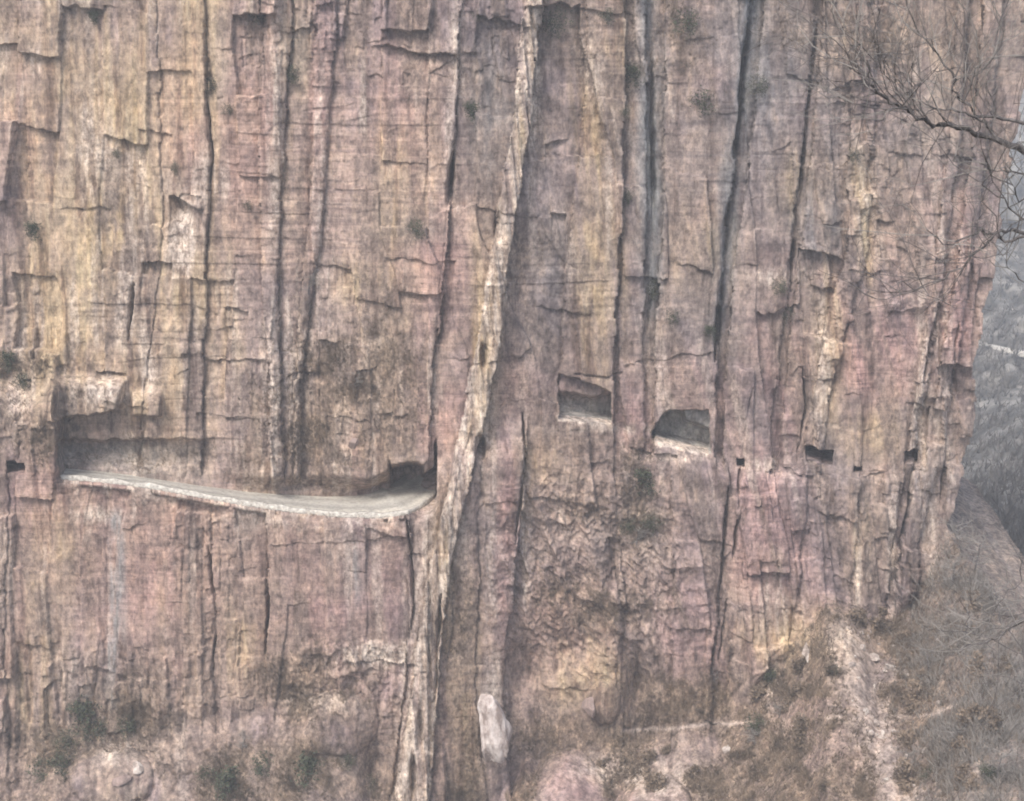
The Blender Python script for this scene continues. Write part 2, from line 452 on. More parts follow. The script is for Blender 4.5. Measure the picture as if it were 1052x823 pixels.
pink = ell([(190, 130, 35, 80, .7), (240, 140, 30, 100, .6), (275, 80, 8, 120, .8), (325, 120, 14, 110, .75), (420, 100, 45, 80, .65), (450, 300, 40, 80, .6), (455, 430, 25, 50, .95), (545, 400, 45, 40, .8),
            (905, 370, 55, 60, .95), (980, 320, 20, 120, .7), (790, 330, 45, 90, .5), (790, 450, 30, 100, .75), (760, 400, 30, 40, .7), (300, 570, 50, 40, .75), (340, 620, 70, 90, .7), (400, 580, 40, 70, .6), (150, 580, 80, 90, .65),
            (60, 520, 70, 60, .5), (520, 560, 12, 160, .8), (700, 400, 30, 40, .6), (440, 740, 20, 120, .7), (585, 805, 40, 40, .55), (360, 455, 16, 14, .7), (780, 560, 60, 90, .55), (560, 640, 60, 60, .45), (650, 440, 30, 50, .7), (20, 180, 30, 100, .35), (15, 640, 14, 60, .5), (720, 660, 60, 70, .5)], .45, S2)
grey = ell([(668, 150, 16, 170, .9), (750, 160, 14, 130, .85), (560, 300, 30, 120, .7), (505, 110, 30, 80, .75), (700, 60, 50, 60, .45), (780, 90, 30, 60, .5), (840, 240, 26, 40, .6), (380, 330, 60, 40, .5), (420, 235, 30, 15, .5),
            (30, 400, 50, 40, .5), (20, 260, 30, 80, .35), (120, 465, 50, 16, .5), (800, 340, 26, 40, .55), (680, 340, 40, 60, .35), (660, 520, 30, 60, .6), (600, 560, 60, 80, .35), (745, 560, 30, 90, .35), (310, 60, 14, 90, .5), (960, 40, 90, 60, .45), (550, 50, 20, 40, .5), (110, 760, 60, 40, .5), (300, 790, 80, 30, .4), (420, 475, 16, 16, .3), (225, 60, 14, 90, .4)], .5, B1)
pale = ell([(187, 246, 13, 36, 1.6), (97, 150, 26, 60, .45), (104, 404, 26, 13, 1.2), (152, 380, 9, 26, .9), (283, 400, 6, 110, .75), (283, 130, 8, 150, .5), (329, 200, 7, 120, .5), (469, 60, 7, 60, .8), (463, 140, 6, 50, .6), (515, 260, 10, 60, .7), (548, 90, 7, 120, .75),
            (500, 400, 8, 90, .6), (440, 620, 12, 110, .75), (425, 760, 16, 90, .75), (470, 520, 10, 60, .6), (508, 730, 14, 50, .7), (505, 560, 6, 120, .35), (540, 520, 5, 120, .6), (395, 674, 42, 12, 1.1), (105, 530, 26, 8, .85), (845, 370, 8, 60, .7),
            (945, 400, 8, 110, .75), (918, 570, 5, 60, .8), (880, 590, 4, 50, .7), (965, 330, 9, 130, .45), (975, 420, 6, 130, .4), (955, 540, 8, 70, .6), (890, 215, 10, 40, .5), (645, 790, 50, 14, .6), (680, 800, 40, 20, .65), (800, 620, 18, 40, .5),
            (790, 690, 8, 30, .6), (610, 80, 8, 50, .5), (627, 200, 6, 60, .5), (620, 440, 60, 5, .5), (690, 470, 40, 5, .5), (785, 478, 26, 8, .6), (800, 285, 40, 12, .4), (112, 630, 3, 70, .3), (65, 700, 20, 30, .45), (350, 560, 20, 20, .3), (200, 330, 12, 40, .3), (120, 775, 24, 12, .5), (330, 720, 30, 10, .45)], .6, S3)
blue = np.exp(-((PX - 115 - 14 * (S2 - .5)) / 9) ** 2) * sstep(520, 540, PY) * (1 - sstep(690, 740, PY)) * .8
blue = np.maximum(blue, .55 * np.exp(-((PX - 365) / 7) ** 2) * sstep(550, 565, PY) * (1 - sstep(600, 640, PY)))
blue = np.maximum(blue, .5 * np.exp(-((PX - 668) / 10) ** 2) * (1 - sstep(250, 380, PY)))
blue = np.maximum(blue, .5 * np.exp(-((PX - (775 - .105 * PY)) / 8) ** 2) * (1 - sstep(280, 370, PY)))
blue = np.clip(blue * np.clip(3.4 * fbm(X0 * 1.3, Z0 * .16, 346, 5, .62) - 1.05, 0, 1.1), 0, 1)
slate = .9 * np.exp(-((PX - 669) / 13) ** 2) * (1 - sstep(260, 400, PY))
slate = np.maximum(slate, .9 * np.exp(-((PX - (771 - .105 * PY)) / 12) ** 2) * (1 - sstep(300, 390, PY)))
slate = np.maximum(slate, .7 * np.exp(-((PX - 845) / 26) ** 2 - ((PY - 235) / 40) ** 2))
slate = np.maximum(slate, .6 * np.exp(-((PX - 500) / 26) ** 2 - ((PY - 110) / 70) ** 2))
slate = np.maximum(slate, .6 * np.exp(-((PX - 785) / 30) ** 2 - ((PY - 80) / 60) ** 2))
slate = np.clip(slate * np.clip(3.2 * fbm(X0 * .7, Z0 * .14, 341, 5, .62) - .95, 0, 1.1), 0, 1)
soil = ell([(365, 390, 55, 75, .85), (330, 440, 60, 50, .6), (40, 430, 40, 40, .6), (110, 740, 70, 40, .8), (320, 700, 60, 40, .75), (300, 800, 120, 40, .8), (600, 755, 110, 30, .8), (472, 700, 20, 130, .35), (470, 820, 26, 60, .7),
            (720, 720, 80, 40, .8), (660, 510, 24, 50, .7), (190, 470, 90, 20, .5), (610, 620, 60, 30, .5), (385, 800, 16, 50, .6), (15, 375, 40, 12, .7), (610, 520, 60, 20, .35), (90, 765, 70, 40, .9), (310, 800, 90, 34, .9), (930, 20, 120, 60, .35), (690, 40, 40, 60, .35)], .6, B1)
tal = T * sstep(.25, .55, B1 + .2 * sstep(700, 800, PX)) * .85
dome = np.zeros(PX.shape, np.float32)
for (cx, cy, ax, ay) in [(585, 842, 44, 72), (676, 858, 44, 62), (112, 800, 40, 26)]:
    dome = np.maximum(dome, 1 - sstep(.75, 1.0, ((PX - cx) / ax) ** 2 + ((PY - cy) / ay) ** 2 + .6 * (B1 - .5)))
tal = tal * (1 - dome)
soil = np.maximum(soil, tal * .95 * (1 - .35 * sstep(925, 970, PX - (PY - 560) * .12)))
grey = np.maximum(grey, T * .7 * sstep(920, 970, PX - (PY - 560) * .12))
spur = np.exp(-((PX - rx - 4) / (19 + 15 * B1)) ** 2) * sstep(625, 650, PY)
pathl = segdist([(640, 752), (720, 745), (800, 740), (860, 736), (960, 735), (1010, 712), (1060, 686)])
trail = np.exp(-(pathl / 2.2) ** 2) * sstep(.3, .5, vn(X0 * .3, Z0 * .3, 191) + .1) * .75
bare = np.clip(spur * .95 + .5 * np.exp(-((PX - 1010 + (823 - PY) * .05) / 34) ** 2) * sstep(760, 800, PY), 0, 1)
drt = T * sstep(.5, .64, fbm(X0 * .3, Z0 * .3, 195, 5, .6)) * .6
soil = soil * (1 - .8 * np.maximum(np.maximum(bare, trail), drt)) * (1 - dome)
pale = np.maximum(pale, drt * .18)
pink = np.maximum(pink, T * .35 * sstep(.4, .6, B1) * (PX < 930))
lip = left_zone * (PY > yout) * np.exp(-np.maximum(PY - yout, 0) / 13)
pale = np.maximum(pale, lip * sstep(.46, .62, fbm(X0 * 1.3, Z0 * 1.1, 199, 4, .6)) * .8)
pale = np.maximum(pale, finm * np.clip(.28 + 2.4 * (S3 - .42), 0, .9))
ochre = np.maximum(ochre, finm * np.clip(2.5 * (S1 - .38), 0, .8))
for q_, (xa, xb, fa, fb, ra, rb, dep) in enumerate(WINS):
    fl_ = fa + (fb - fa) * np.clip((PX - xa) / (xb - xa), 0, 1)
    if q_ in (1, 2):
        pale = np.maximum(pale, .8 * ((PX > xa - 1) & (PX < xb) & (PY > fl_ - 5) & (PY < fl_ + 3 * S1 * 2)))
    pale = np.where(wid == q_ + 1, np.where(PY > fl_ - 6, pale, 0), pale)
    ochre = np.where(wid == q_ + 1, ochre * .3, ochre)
pale = np.clip(np.maximum(pale, np.maximum(.55 * bare * (.4 + 1.2 * B1), .65 * trail)), 0, 1)
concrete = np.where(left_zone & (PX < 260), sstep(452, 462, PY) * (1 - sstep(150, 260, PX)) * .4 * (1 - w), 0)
concrete = np.where((wid == 2) | (wid == 3), .85 * sstep(400, 424, PY), concrete)


# ------------------------------------------------------------------ materials
def new_mat(name):
    m = bpy.data.materials.new(name)
    m.use_nodes = True
    nt = m.node_tree
    bsdf = nt.nodes['Principled BSDF']
    bsdf.inputs['Roughness'].default_value = .95
    bsdf.inputs['Specular IOR Level'].default_value = .15
    return m, nt, bsdf


class NB:
    def __init__(s, nt):
        s.nt = nt

    def n(s, typ, **kw):
        nd = s.nt.nodes.new(typ)
        for k, v in kw.items():
            setattr(nd, k, v)
        return nd

    def l(s, a, b):
        s.nt.links.new(a, b)

    def noise(s, vec, scale, det=4, rough=.55, sc=(1, 1, 1), dist=0):
        mp = s.n('ShaderNodeMapping')
        mp.inputs['Scale'].default_value = sc
        s.l(vec, mp.inputs['Vector'])
        nz = s.n('ShaderNodeTexNoise')
        nz.inputs['Scale'].default_value = scale
        nz.inputs['Detail'].default_value = det
        nz.inputs['Roughness'].default_value = rough
        nz.inputs['Distortion'].default_value = dist
        s.l(mp.outputs[0], nz.inputs['Vector'])
        return nz.outputs['Fac']

    def ramp(s, fac, stops):
        r = s.n('ShaderNodeValToRGB')
        el = r.color_ramp.elements
        while len(el) < len(stops):
            el.new(.5)
        for e, (p, c) in zip(el, stops):
            e.position = p
            e.color = (*c, 1) if len(c) == 3 else c
        s.l(fac, r.inputs['Fac'])
        return r.outputs['Color']

    def mix(s, fac, a, b, mode='MIX'):
        m = s.n('ShaderNodeMix', data_type='RGBA', blend_type=mode)
        for sock, v in ((m.inputs[0], fac), (m.inputs[6], a), (m.inputs[7], b)):
            if isinstance(v, (int, float)):
                sock.default_value = v
            elif isinstance(v, tuple):
                sock.default_value = (*v, 1)
            else:
                s.l(v, sock)
        return m.outputs[2]

    def math(s, op, a, b=0.0):
        m = s.n('ShaderNodeMath', operation=op)
        for i, v in enumerate((a, b)):
            if isinstance(v, (int, float)):
                m.inputs[i].default_value = v
            else:
                s.l(v, m.inputs[i])
        return m.outputs[0]

    def attr(s, name):
        a = s.n('ShaderNodeAttribute', attribute_name=name)
        return a.outputs['Fac']

    def pos(s):
        return s.n('ShaderNodeNewGeometry').outputs['Position']

    def bump(s, h, bsdf, strength=.5, dist=.2):
        b = s.n('ShaderNodeBump')
        b.inputs['Strength'].default_value = strength
        b.inputs['Distance'].default_value = dist
        s.l(h, b.inputs['Height'])
        s.l(b.outputs[0], bsdf.inputs['Normal'])


def rock_material():
    m, nt, bsdf = new_mat('cliff rock')
    b = NB(nt)
    p = b.pos()
    bands = b.noise(p, 1.0, 5, .65, (.06, .06, 1.3))
    bands2 = b.noise(p, 1.0, 4, .6, (.16, .16, 3.0), .4)
    streak = b.noise(p, 1.0, 6, .66, (.8, .8, .055), .3)
    mott = b.noise(p, .35, 6, .65)
    speck = b.noise(p, 2.6, 6, .75)
    fine = b.noise(p, 7.0, 3, .7)
    grit = b.noise(p, 1.0, 8, .8, (1.7, 1.7, 1.1))
    vein = b.noise(p, 1.0, 8, .72, (1.1, 1.1, .30), .5)
    chip = b.noise(p, 1.0, 6, .6, (.7, .7, .25))
    base = b.ramp(bands, [(.34, (.195, .148, .135)), (.46, (.280, .208, .182)), (.54, (.335, .255, .215)), (.66, (.245, .190, .172))])
    base = b.mix(b.attr('purple'), base, b.ramp(mott, [(.38, (.160, .126, .130)), (.5, (.212, .166, .168)), (.62, (.275, .218, .214))]))
    base = b.mix(b.math('MULTIPLY', b.attr('pink'), .9), base, b.ramp(bands2, [(.36, (.270, .160, .150)), (.5, (.375, .225, .205)), (.64, (.445, .285, .255))]))
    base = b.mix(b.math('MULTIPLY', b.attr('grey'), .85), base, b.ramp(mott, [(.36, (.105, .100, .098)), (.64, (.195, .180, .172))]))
    base = b.mix(b.math('MULTIPLY', b.attr('ochre'), .78), base, b.ramp(streak, [(.36, (.255, .170, .085)), (.5, (.420, .310, .165)), (.62, (.500, .400, .245))]))
    base = b.mix(b.math('MULTIPLY', b.attr('brown'), .8), base, b.ramp(grit, [(.38, (.120, .090, .075)), (.62, (.225, .175, .145))]))
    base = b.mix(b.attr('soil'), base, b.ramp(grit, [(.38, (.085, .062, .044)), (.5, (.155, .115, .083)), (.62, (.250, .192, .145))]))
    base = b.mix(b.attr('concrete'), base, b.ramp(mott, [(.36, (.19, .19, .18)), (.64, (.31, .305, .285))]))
    base = b.mix(b.attr('pale'), base, b.ramp(grit, [(.36, (.30, .232, .19)), (.52, (.50, .42, .355)), (.66, (.62, .55, .48))]))
    base = b.mix(b.attr('slate'), base, b.ramp(mott, [(.38, (.115, .118, .128)), (.62, (.19, .188, .196))]))
    base = b.mix(b.attr('blue'), base, (.27, .275, .27))
    dark = b.ramp(streak, [(.36, (.58, .55, .54)), (.47, (1, 1, 1)), (.58, (1, 1, 1)), (.68, (1.28, 1.25, 1.16))])
    base = b.mix(.85, base, dark, 'MULTIPLY')
    base = b.mix(.8, base, b.ramp(mott, [(.36, (.70, .70, .72)), (.5, (1, 1, 1)), (.64, (1.22, 1.18, 1.12))]), 'MULTIPLY')
    base = b.mix(.95, base, b.ramp(grit, [(.38, (.56, .55, .55)), (.5, (1, 1, 1)), (.62, (1.38, 1.36, 1.32))]), 'MULTIPLY')
    base = b.mix(.6, base, b.ramp(vein, [(.38, (.60, .58, .57)), (.48, (1, 1, 1)), (.56, (1, 1, 1)), (.64, (1.36, 1.33, 1.28))]), 'MULTIPLY')
    base = b.mix(b.attr('strata'), base, b.ramp(bands2, [(.36, (.66, .64, .65)), (.46, (1, 1, 1)), (.54, (1, 1, 1)), (.64, (1.32, 1.27, 1.24))]), 'MULTIPLY')
    b.l(base, bsdf.inputs['Base Color'])
    h = b.math('ADD', b.math('MULTIPLY', fine, .15), b.math('ADD', b.math('MULTIPLY', grit, 1.1), b.math('MULTIPLY', chip, .9)))
    b.bump(h, bsdf, .55, .4)
    return m


def simple_mat(name, stops, scale=1.5, sc=(1, 1, 1), bump=.3, rough=.95):
    m, nt, bsdf = new_mat(name)
    b = NB(nt)
    p = b.pos()
    f = b.noise(p, scale, 6, .7, sc)
    b.l(b.ramp(f, stops), bsdf.inputs['Base Color'])
    if bump:
        b.bump(f, bsdf, bump, .2)
    bsdf.inputs['Roughness'].default_value = rough
    return m


M_ROCK = rock_material()
def road_material():
    m, nt, bsdf = new_mat('road surface')
    b = NB(nt)
    p = b.pos()
    f1 = b.noise(p, .5, 6, .7); f2 = b.noise(p, 2.6, 5, .75)
    ln = b.math('ADD', b.attr('lane'), b.math('MULTIPLY', b.math('SUBTRACT', f1, .5), .5))
    base = b.ramp(ln, [(.0, (.27, .24, .205)), (.14, (.40, .375, .325)), (.3, (.24, .225, .20)), (.5, (.33, .31, .275)), (.68, (.225, .212, .19)), (.86, (.38, .355, .31)), (1.0, (.30, .27, .235))])
    base = b.mix(.8, base, b.ramp(f2, [(.36, (.85, .83, .80)), (.5, (1.2, 1.2, 1.18)), (.64, (1.5, 1.48, 1.44))]), 'MULTIPLY')
    b.l(base, bsdf.inputs['Base Color'])
    b.bump(f2, bsdf, .5, .15)
    return m


M_ROAD = road_material()
M_FAR = simple_mat('far wood', [(.38, (.050, .046, .042)), (.62, (.13, .118, .105))], .15, bump=0)
M_KERB = simple_mat('lime kerb', [(.38, (.24, .22, .19)), (.5, (.37, .345, .305)), (.62, (.52, .49, .43))], 2.5)
M_TWIG = simple_mat('dry twig', [(.38, (.085, .066, .050)), (.62, (.235, .180, .132))], .35, bump=0)
M_GREYTWIG = simple_mat('grey twig', [(.3, (.13, .118, .105)), (.7, (.30, .275, .25))], .6, bump=0)
M_BARK = simple_mat('bark', [(.36, (.065, .057, .054)), (.64, (.15, .135, .128))], 3.0, (1, 1, .4))
M_LEAF = simple_mat('evergreen leaf', [(.3, (.034, .040, .026)), (.7, (.085, .090, .058))], .8, bump=0)
M_BOULDER = simple_mat('boulder', [(.38, (.17, .138, .12)), (.5, (.33, .28, .245)), (.62, (.48, .43, .385))], 1.2, bump=.6)
M_PINKB = simple_mat('pink boulder', [(.38, (.17, .128, .115)), (.62, (.30, .228, .20))], 1.0, bump=.6)


M_WHITE = simple_mat('white rock', [(.40, (.22, .175, .155)), (.5, (.40, .34, .31)), (.60, (.56, .50, .465))], .9, (1, 1, .5), .6)


# ------------------------------------------------------------------ mesh helpers
def mesh_np(name, verts, faces, mat, parent=None, attrs=None, nper=4, smooth=False):
    me = bpy.data.meshes.new(name)
    nv, nf = len(verts), len(faces)
    me.vertices.add(nv)
    me.vertices.foreach_set('co', np.ascontiguousarray(verts, np.float32).ravel())
    me.loops.add(nf * nper)
    me.loops.foreach_set('vertex_index', np.ascontiguousarray(faces, np.int32).ravel())
    me.polygons.add(nf)
    me.polygons.foreach_set('loop_start', np.arange(0, nf * nper, nper, dtype=np.int32))
    if smooth:
        me.polygons.foreach_set('use_smooth', np.ones(nf, bool))
    for k, v in (attrs or {}).items():
        a = me.attributes.new(k, 'FLOAT', 'POINT')
        a.data.foreach_set('value', np.ascontiguousarray(v, np.float32).ravel())
    me.update(calc_edges=True)
    me.validate()
    me.materials.append(mat)
    o = bpy.data.objects.new(name, me)
    COL.objects.link(o)
    if parent:
        o.parent = parent
    return o


def tag(o, label=None, cat=None, group=None, kind=None):
    for k, v in (('label', label), ('category', cat), ('group', group), ('kind', kind)):
        if v:
            o[k] = v
    return o


def empty(name, loc):
    o = bpy.data.objects.new(name, None)
    o.location = loc
    COL.objects.link(o)
    return o


# ------------------------------------------------------------------ cliff objects
# the wall turns the corner at its right-hand end and runs back into the valley
k = np.arange(1, NRET + 1, dtype=np.float32)
ext = (k / NRET) ** 1.6
ey = ext[None, :] * 62 + .9 * (fbm(ext[None, :] * 40, Z0[:, -1:] * .3, 211, 4) - .5)
ex = ext[None, :] * 9 + 1.6 * (fbm(ext[None, :] * 30, Z0[:, -1:] * .4, 216, 4) - .5) * np.minimum(ext[None, :] * 30, 1)
RX = GX[:, -1:] + ex; RY = GY[:, -1:] + ey; RZ = np.repeat(GZ[:, -1:], NRET, 1)
AX = np.concatenate([GX, RX], 1); AY = np.concatenate([GY, RY], 1); AZ = np.concatenate([GZ, RZ], 1)
NXT = NX + NRET


def extend(a):
    return np.concatenate([a, np.repeat(a[:, -1:], NRET, 1)], 1)


V = np.stack([AX, AY, AZ], -1).reshape(-1, 3)
strata = np.clip(pink * .6 * sstep(.4, .62, fbm(X0 * .12, Z0 * .2, 197, 4)) + .12 * sstep(.5, .65, fbm(X0 * .1, Z0 * .3, 198, 4)), 0, 1) * (1 - soil)
brown = np.clip(.75 * sstep(.52, .68, fbm(X0 * .45 + lean * Z0, Z0 * .045, 301, 5, .6)) + .6 * sstep(.56, .7, fbm(X0 * .16, Z0 * .12, 306, 5, .6)), 0, 1) * (1 - pale) * (1 - inwin)
brown = np.maximum(brown, .4 * np.exp(-((PX - (470 - (PY - 700) * .12)) / 16) ** 2) * sstep(560, 610, PY))
cream = np.clip(.55 * sstep(.54, .68, fbm(X0 * .7 + lean * Z0, Z0 * .05, 311, 5, .6)) * sstep(.4, .6, fbm(X0 * .1, Z0 * .1, 316, 3)), 0, 1) * (1 - soil) * (1 - inwin)
pale = np.maximum(pale, cream * (1 - .5 * sstep(500, 700, PX)) * (1 - .45 * sstep(520, 560, PY)))  # pale cut back to the right as part of the painted haze
brown = np.clip(np.maximum(brown, .62 * sstep(520, 560, PY) * (PX < 440) * sstep(.36, .56, B1)), 0, 1)
grey = np.clip(np.maximum(grey, sstep(560, 760, PX) * .6 * sstep(.36, .6, fbm(X0 * .11, Z0 * .07, 331, 5, .6)) * (1 - sstep(430, 620, PY))), 0, 1)  # broad grey towards the right of the upper wall stands in for haze
purple = .92 * sstep(.42, .6, fbm(X0 * .10, Z0 * .09, 336, 5, .55)) * (1 - soil) * (1 - .6 * ochre)
pink = pink * np.where((PY < 480) & (PX < 440), .8, .95)
tanm = (1 - sstep(150, 330, PX)) * (1 - sstep(380, 480, PY)) * .5 * sstep(.4, .6, S2) + .25 * (PX < 440) * sstep(.5, .65, fbm(X0 * .3 + lean * Z0, Z0 * .06, 321, 4))
ochre = np.clip(np.maximum(ochre, tanm) * (1 - .6 * brown), 0, 1)
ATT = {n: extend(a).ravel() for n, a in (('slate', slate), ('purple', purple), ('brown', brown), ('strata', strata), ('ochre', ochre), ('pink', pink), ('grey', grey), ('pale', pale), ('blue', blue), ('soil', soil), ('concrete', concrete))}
idx = np.arange(NY * NXT, dtype=np.int64).reshape(NY, NXT)
F = np.stack([idx[1:, :-1], idx[1:, 1:], idx[:-1, 1:], idx[:-1, :-1]], -1)

part = np.zeros(PX.shape, np.int16)
names = {0: None}


def add_part(mask, name, label):
    i = len(names)
    names[i] = (name, label)
    part[mask] = i


up = w < .5
add_part(((pidU == 9) & up) | ((pidL == 6) & ~up), 'rock_fin', 'pale ochre rock fin running from top to bottom of the cliff')
add_part((pidU == 11) & up & ~inwin, 'rock_buttress', 'ochre stained buttress ending above the large tunnel window')
add_part((pidU == 4) & up & ~left_zone * (PY < 480) | ((pidU == 4) & up), 'rock_rib', 'narrow pale pink rib standing above the bend of the road')
add_part((pidU == 8) & up, 'rock_slab', 'pink slab between the long dark crack and the pale fin')
add_part((pidU == 20) & up & (PY > 318) & (PX < 960), 'rock_panel', 'smooth pink bedded rock panel above the small square openings')
add_part((pidU >= 21) & (pidU <= 23) & up, 'rock_pillar', 'orange and pale fluted pillars at the outer end of the cliff')
add_part((m > 2) | ((PX > 56) & (PX < 131) & (PY > 386) & (PY < ytop) & (YB < 1.2)), 'rock_overhang', 'pale overhanging slab roofing the left end of the road')
add_part((T > .55) & (PX > 690), 'scree_spur', 'brown scrubby scree spur at the foot of the cliff')
add_part(dome > .5, 'rock_dome', 'bare rounded purple rock knolls rising from dry scrub')
add_part((pidL == 7) & ~up & (PY > 560), 'rock_gully', 'dark brown gully beside the pale fin')
WLAB = ['small black tunnel opening at the left end of the road', 'largest tunnel window, below the ochre buttress', 'wide tunnel window with slanting sill, second largest',
        'tiny dark opening beside a vertical crack', 'black square tunnel window under the smooth pink panel', 'tiny round hole low on the tan wall', 'black opening between the pale pillars near the cliff end']
for q in range(7):
    add_part(wid == q + 1, 'tunnel_opening', WLAB[q])
part_f = np.concatenate([part, np.repeat(part[:, -1:], NRET, 1)], 1)
pf = part_f[:-1, :-1].ravel()
Ff = F.reshape(-1, 4)
cliff = None
for i in names:
    sel = Ff[pf == i]
    if not len(sel):
        print('EMPTY PART', names[i]); continue
    uq, inv = np.unique(sel, return_inverse=True)
    nm = 'cliff' if i == 0 else names[i][0]
    o = mesh_np(nm, V[uq], inv.reshape(-1, 4), M_ROCK, cliff, {a: v[uq] for a, v in ATT.items()}, smooth=True)
    if i == 0:
        cliff = tag(o, 'sheer pink and ochre sandstone cliff with a road cut across it', None, None, 'structure')
    else:
        o['label'] = names[i][1]


def surf(px, py):
    """point on the finished cliff seen nearest to photo pixel (px,py), and grid indices"""
    r = int(np.clip(np.searchsorted(py1, py), 0, NY - 1))
    c = int(np.clip((px - PX0) / (edge_x[r] - PX0) * (NX - 1), 0, NX - 1))
    return Vector((float(GX[r, c]), float(GY[r, c]), float(GZ[r, c])))


# ------------------------------------------------------------------ road
def dense(poly, n):
    p = np.array(poly, float)
    s = np.concatenate([[0], np.cumsum(np.hypot(*np.diff(p, axis=0).T))])
    t = np.linspace(0, s[-1], n)
    x = np.interp(t, s, p[:, 0]); y = np.interp(t, s, p[:, 1])
    for _ in range(6):
        x[1:-1] = (x[:-2] + 2 * x[1:-1] + x[2:]) / 4; y[1:-1] = (y[:-2] + 2 * y[1:-1] + y[2:]) / 4
    return x, y


def ribbon(name, inner, outer, yi, yo, mat, n=140, lift=.12):
    xi, ei = dense(inner, n); xo, eo = dense(outer, n)
    A = np.stack(at(xi, ei, yi), -1); B = np.stack(at(xo, eo, yo), -1)
    A[:, 2] += lift; B[:, 2] += lift
    B2 = B.copy(); B2[:, 2] -= .5
    k = 9
    rows = [A + (B - A) * t for t in np.linspace(-.12, 1, k)]
    rows[0][:, 2] += .05
    for t, rw in zip(np.linspace(-.12, 1, k), rows):
        rw[:, 2] += .05 * np.sin(np.linspace(0, 40, n) + t * 9) * (1 - abs(2 * t - 1))
    rows.append(B2)
    Vv = np.concatenate(rows)
    ids = np.arange(len(rows) * n).reshape(len(rows), n)
    f = np.stack([ids[:-1, :-1], ids[1:, :-1], ids[1:, 1:], ids[:-1, 1:]], -1).reshape(-1, 4)
    lane = np.repeat(np.concatenate([np.linspace(-.12, 1, k), [1.0]]), n)
    return mesh_np(name, Vv, f, mat, smooth=True, attrs={'lane': lane}), B


SEG_IN = [p for p in RIN if p[0] >= 62]
SEG_OUT = [p for p in ROUT if p[0] >= 62]


xi_, ei_ = dense(SEG_IN, 140); xo_, eo_ = dense(SEG_OUT, 140)
_, _, zo_ = at(xo_, eo_, RO_Y)
tb = (eo_ - 411.5) / FPX
road_out_y = np.where(xo_ > 420, CAM[1] + (zref - CAM[2]) * (FWD[1] - tb * UP[1]) / (FWD[2] - tb * UP[2]), RO_Y)
road_out_y = np.clip(road_out_y, RO_Y, 9) - .12
zo_ = np.where(xo_ > 420, zref, zo_)
tb = (ei_ - 411.5) / FPX
road_in_y = np.clip(CAM[1] + (zo_ - CAM[2]) * (FWD[1] - tb * UP[1]) / (FWD[2] - tb * UP[2]), RO_Y + 1, 11)
road, outer_edge = ribbon('road', SEG_IN, SEG_OUT, road_in_y, road_out_y, M_ROAD)
tag(road, 'pale dusty road cut into the cliff face, curving right', None, None, 'structure')


def kerb_mesh(name, pts, h, wdt):
    n = len(pts)
    rows = []
    hv = h * (.35 + .9 * np.interp(np.arange(n), np.arange(0, n, 4), RNG.random(len(np.arange(0, n, 4))))); pts = pts + RNG.normal(0, .02, pts.shape) * np.array([0, 1, 0])
    for dy, dz in ((0, -.3), (0, 1), (1, 1), (1, -.3)):
        q = pts.copy(); q[:, 1] += dy * wdt; q[:, 2] += np.where(dz > 0, hv, dz)
        rows.append(q)
    Vv = np.concatenate(rows); ids = np.arange(4 * n).reshape(4, n)
    f = np.stack([ids[:-1, :-1], ids[:-1, 1:], ids[1:, 1:], ids[1:, :-1]], -1).reshape(-1, 4)
    return mesh_np(name, Vv, f, M_KERB)


kerb = kerb_mesh('kerb', outer_edge - np.array([0, .02, 0]), .28, .4)
tag(kerb, 'low whitewashed kerb along the open edge of the cliff road', None, None, 'structure')

# ------------------------------------------------------------------ valley beyond
vx = np.linspace(860, 1420, 300); vy = np.concatenate([np.linspace(-140, 380, 140), np.linspace(384, 930, 180)])
VX, VY = np.meshgrid(vx, vy)
vY = np.interp(VY, [-140, 0, 200, 330, 400, 480, 530, 600, 700, 823, 930], [680, 560, 400, 290, 235, 150, 95, 58, 34, 20, 14])
vY = vY + (VX - 1000) * np.interp(VY, [0, 400, 560, 823], [.5, -.25, -.12, -.05])
vY = vY * (1 + .22 * (fbm(VX * .02, VY * .02, 221, 5) - .5) * np.interp(VY, [400, 600], [1, .6])) - 18 * (fbm(VX * .02 + VY * .012, VY * .010, 226, 5) - .5) * np.interp(VY, [300, 560, 700], [1.6, .6, .2])
# a terrace cut across the far hillside
tl = VY - (350 + (VX - 1005) * .22)
vY = vY - np.exp(-(tl / 6) ** 2) * 0
P = np.stack(at(VX, VY, vY), -1)
vsoil, vgrey = fbm(VX * .06, VY * .06, 231, 4), fbm(VX * .03, VY * .05, 236, 4)
ids = np.arange(P.shape[0] * P.shape[1]).reshape(P.shape[:2])
f = np.stack([ids[1:, :-1], ids[1:, 1:], ids[:-1, 1:], ids[:-1, :-1]], -1).reshape(-1, 4)
M_HILL = simple_mat('hillside', [(.38, (.050, .048, .042)), (.5, (.105, .098, .086)), (.62, (.21, .195, .17))], .12, (1, 1, .7), .8)
hill = mesh_np('hillside', P.reshape(-1, 3), f, M_HILL)
tag(hill, 'hazy far hillside of the valley beyond the end of the cliff', None, None, 'structure')


def hill_at(px, py):
    c = int(np.clip(np.searchsorted(vx, px), 0, len(vx) - 1)); r = int(np.clip(np.searchsorted(vy, py), 0, len(vy) - 1))
    return Vector(P[r, c])


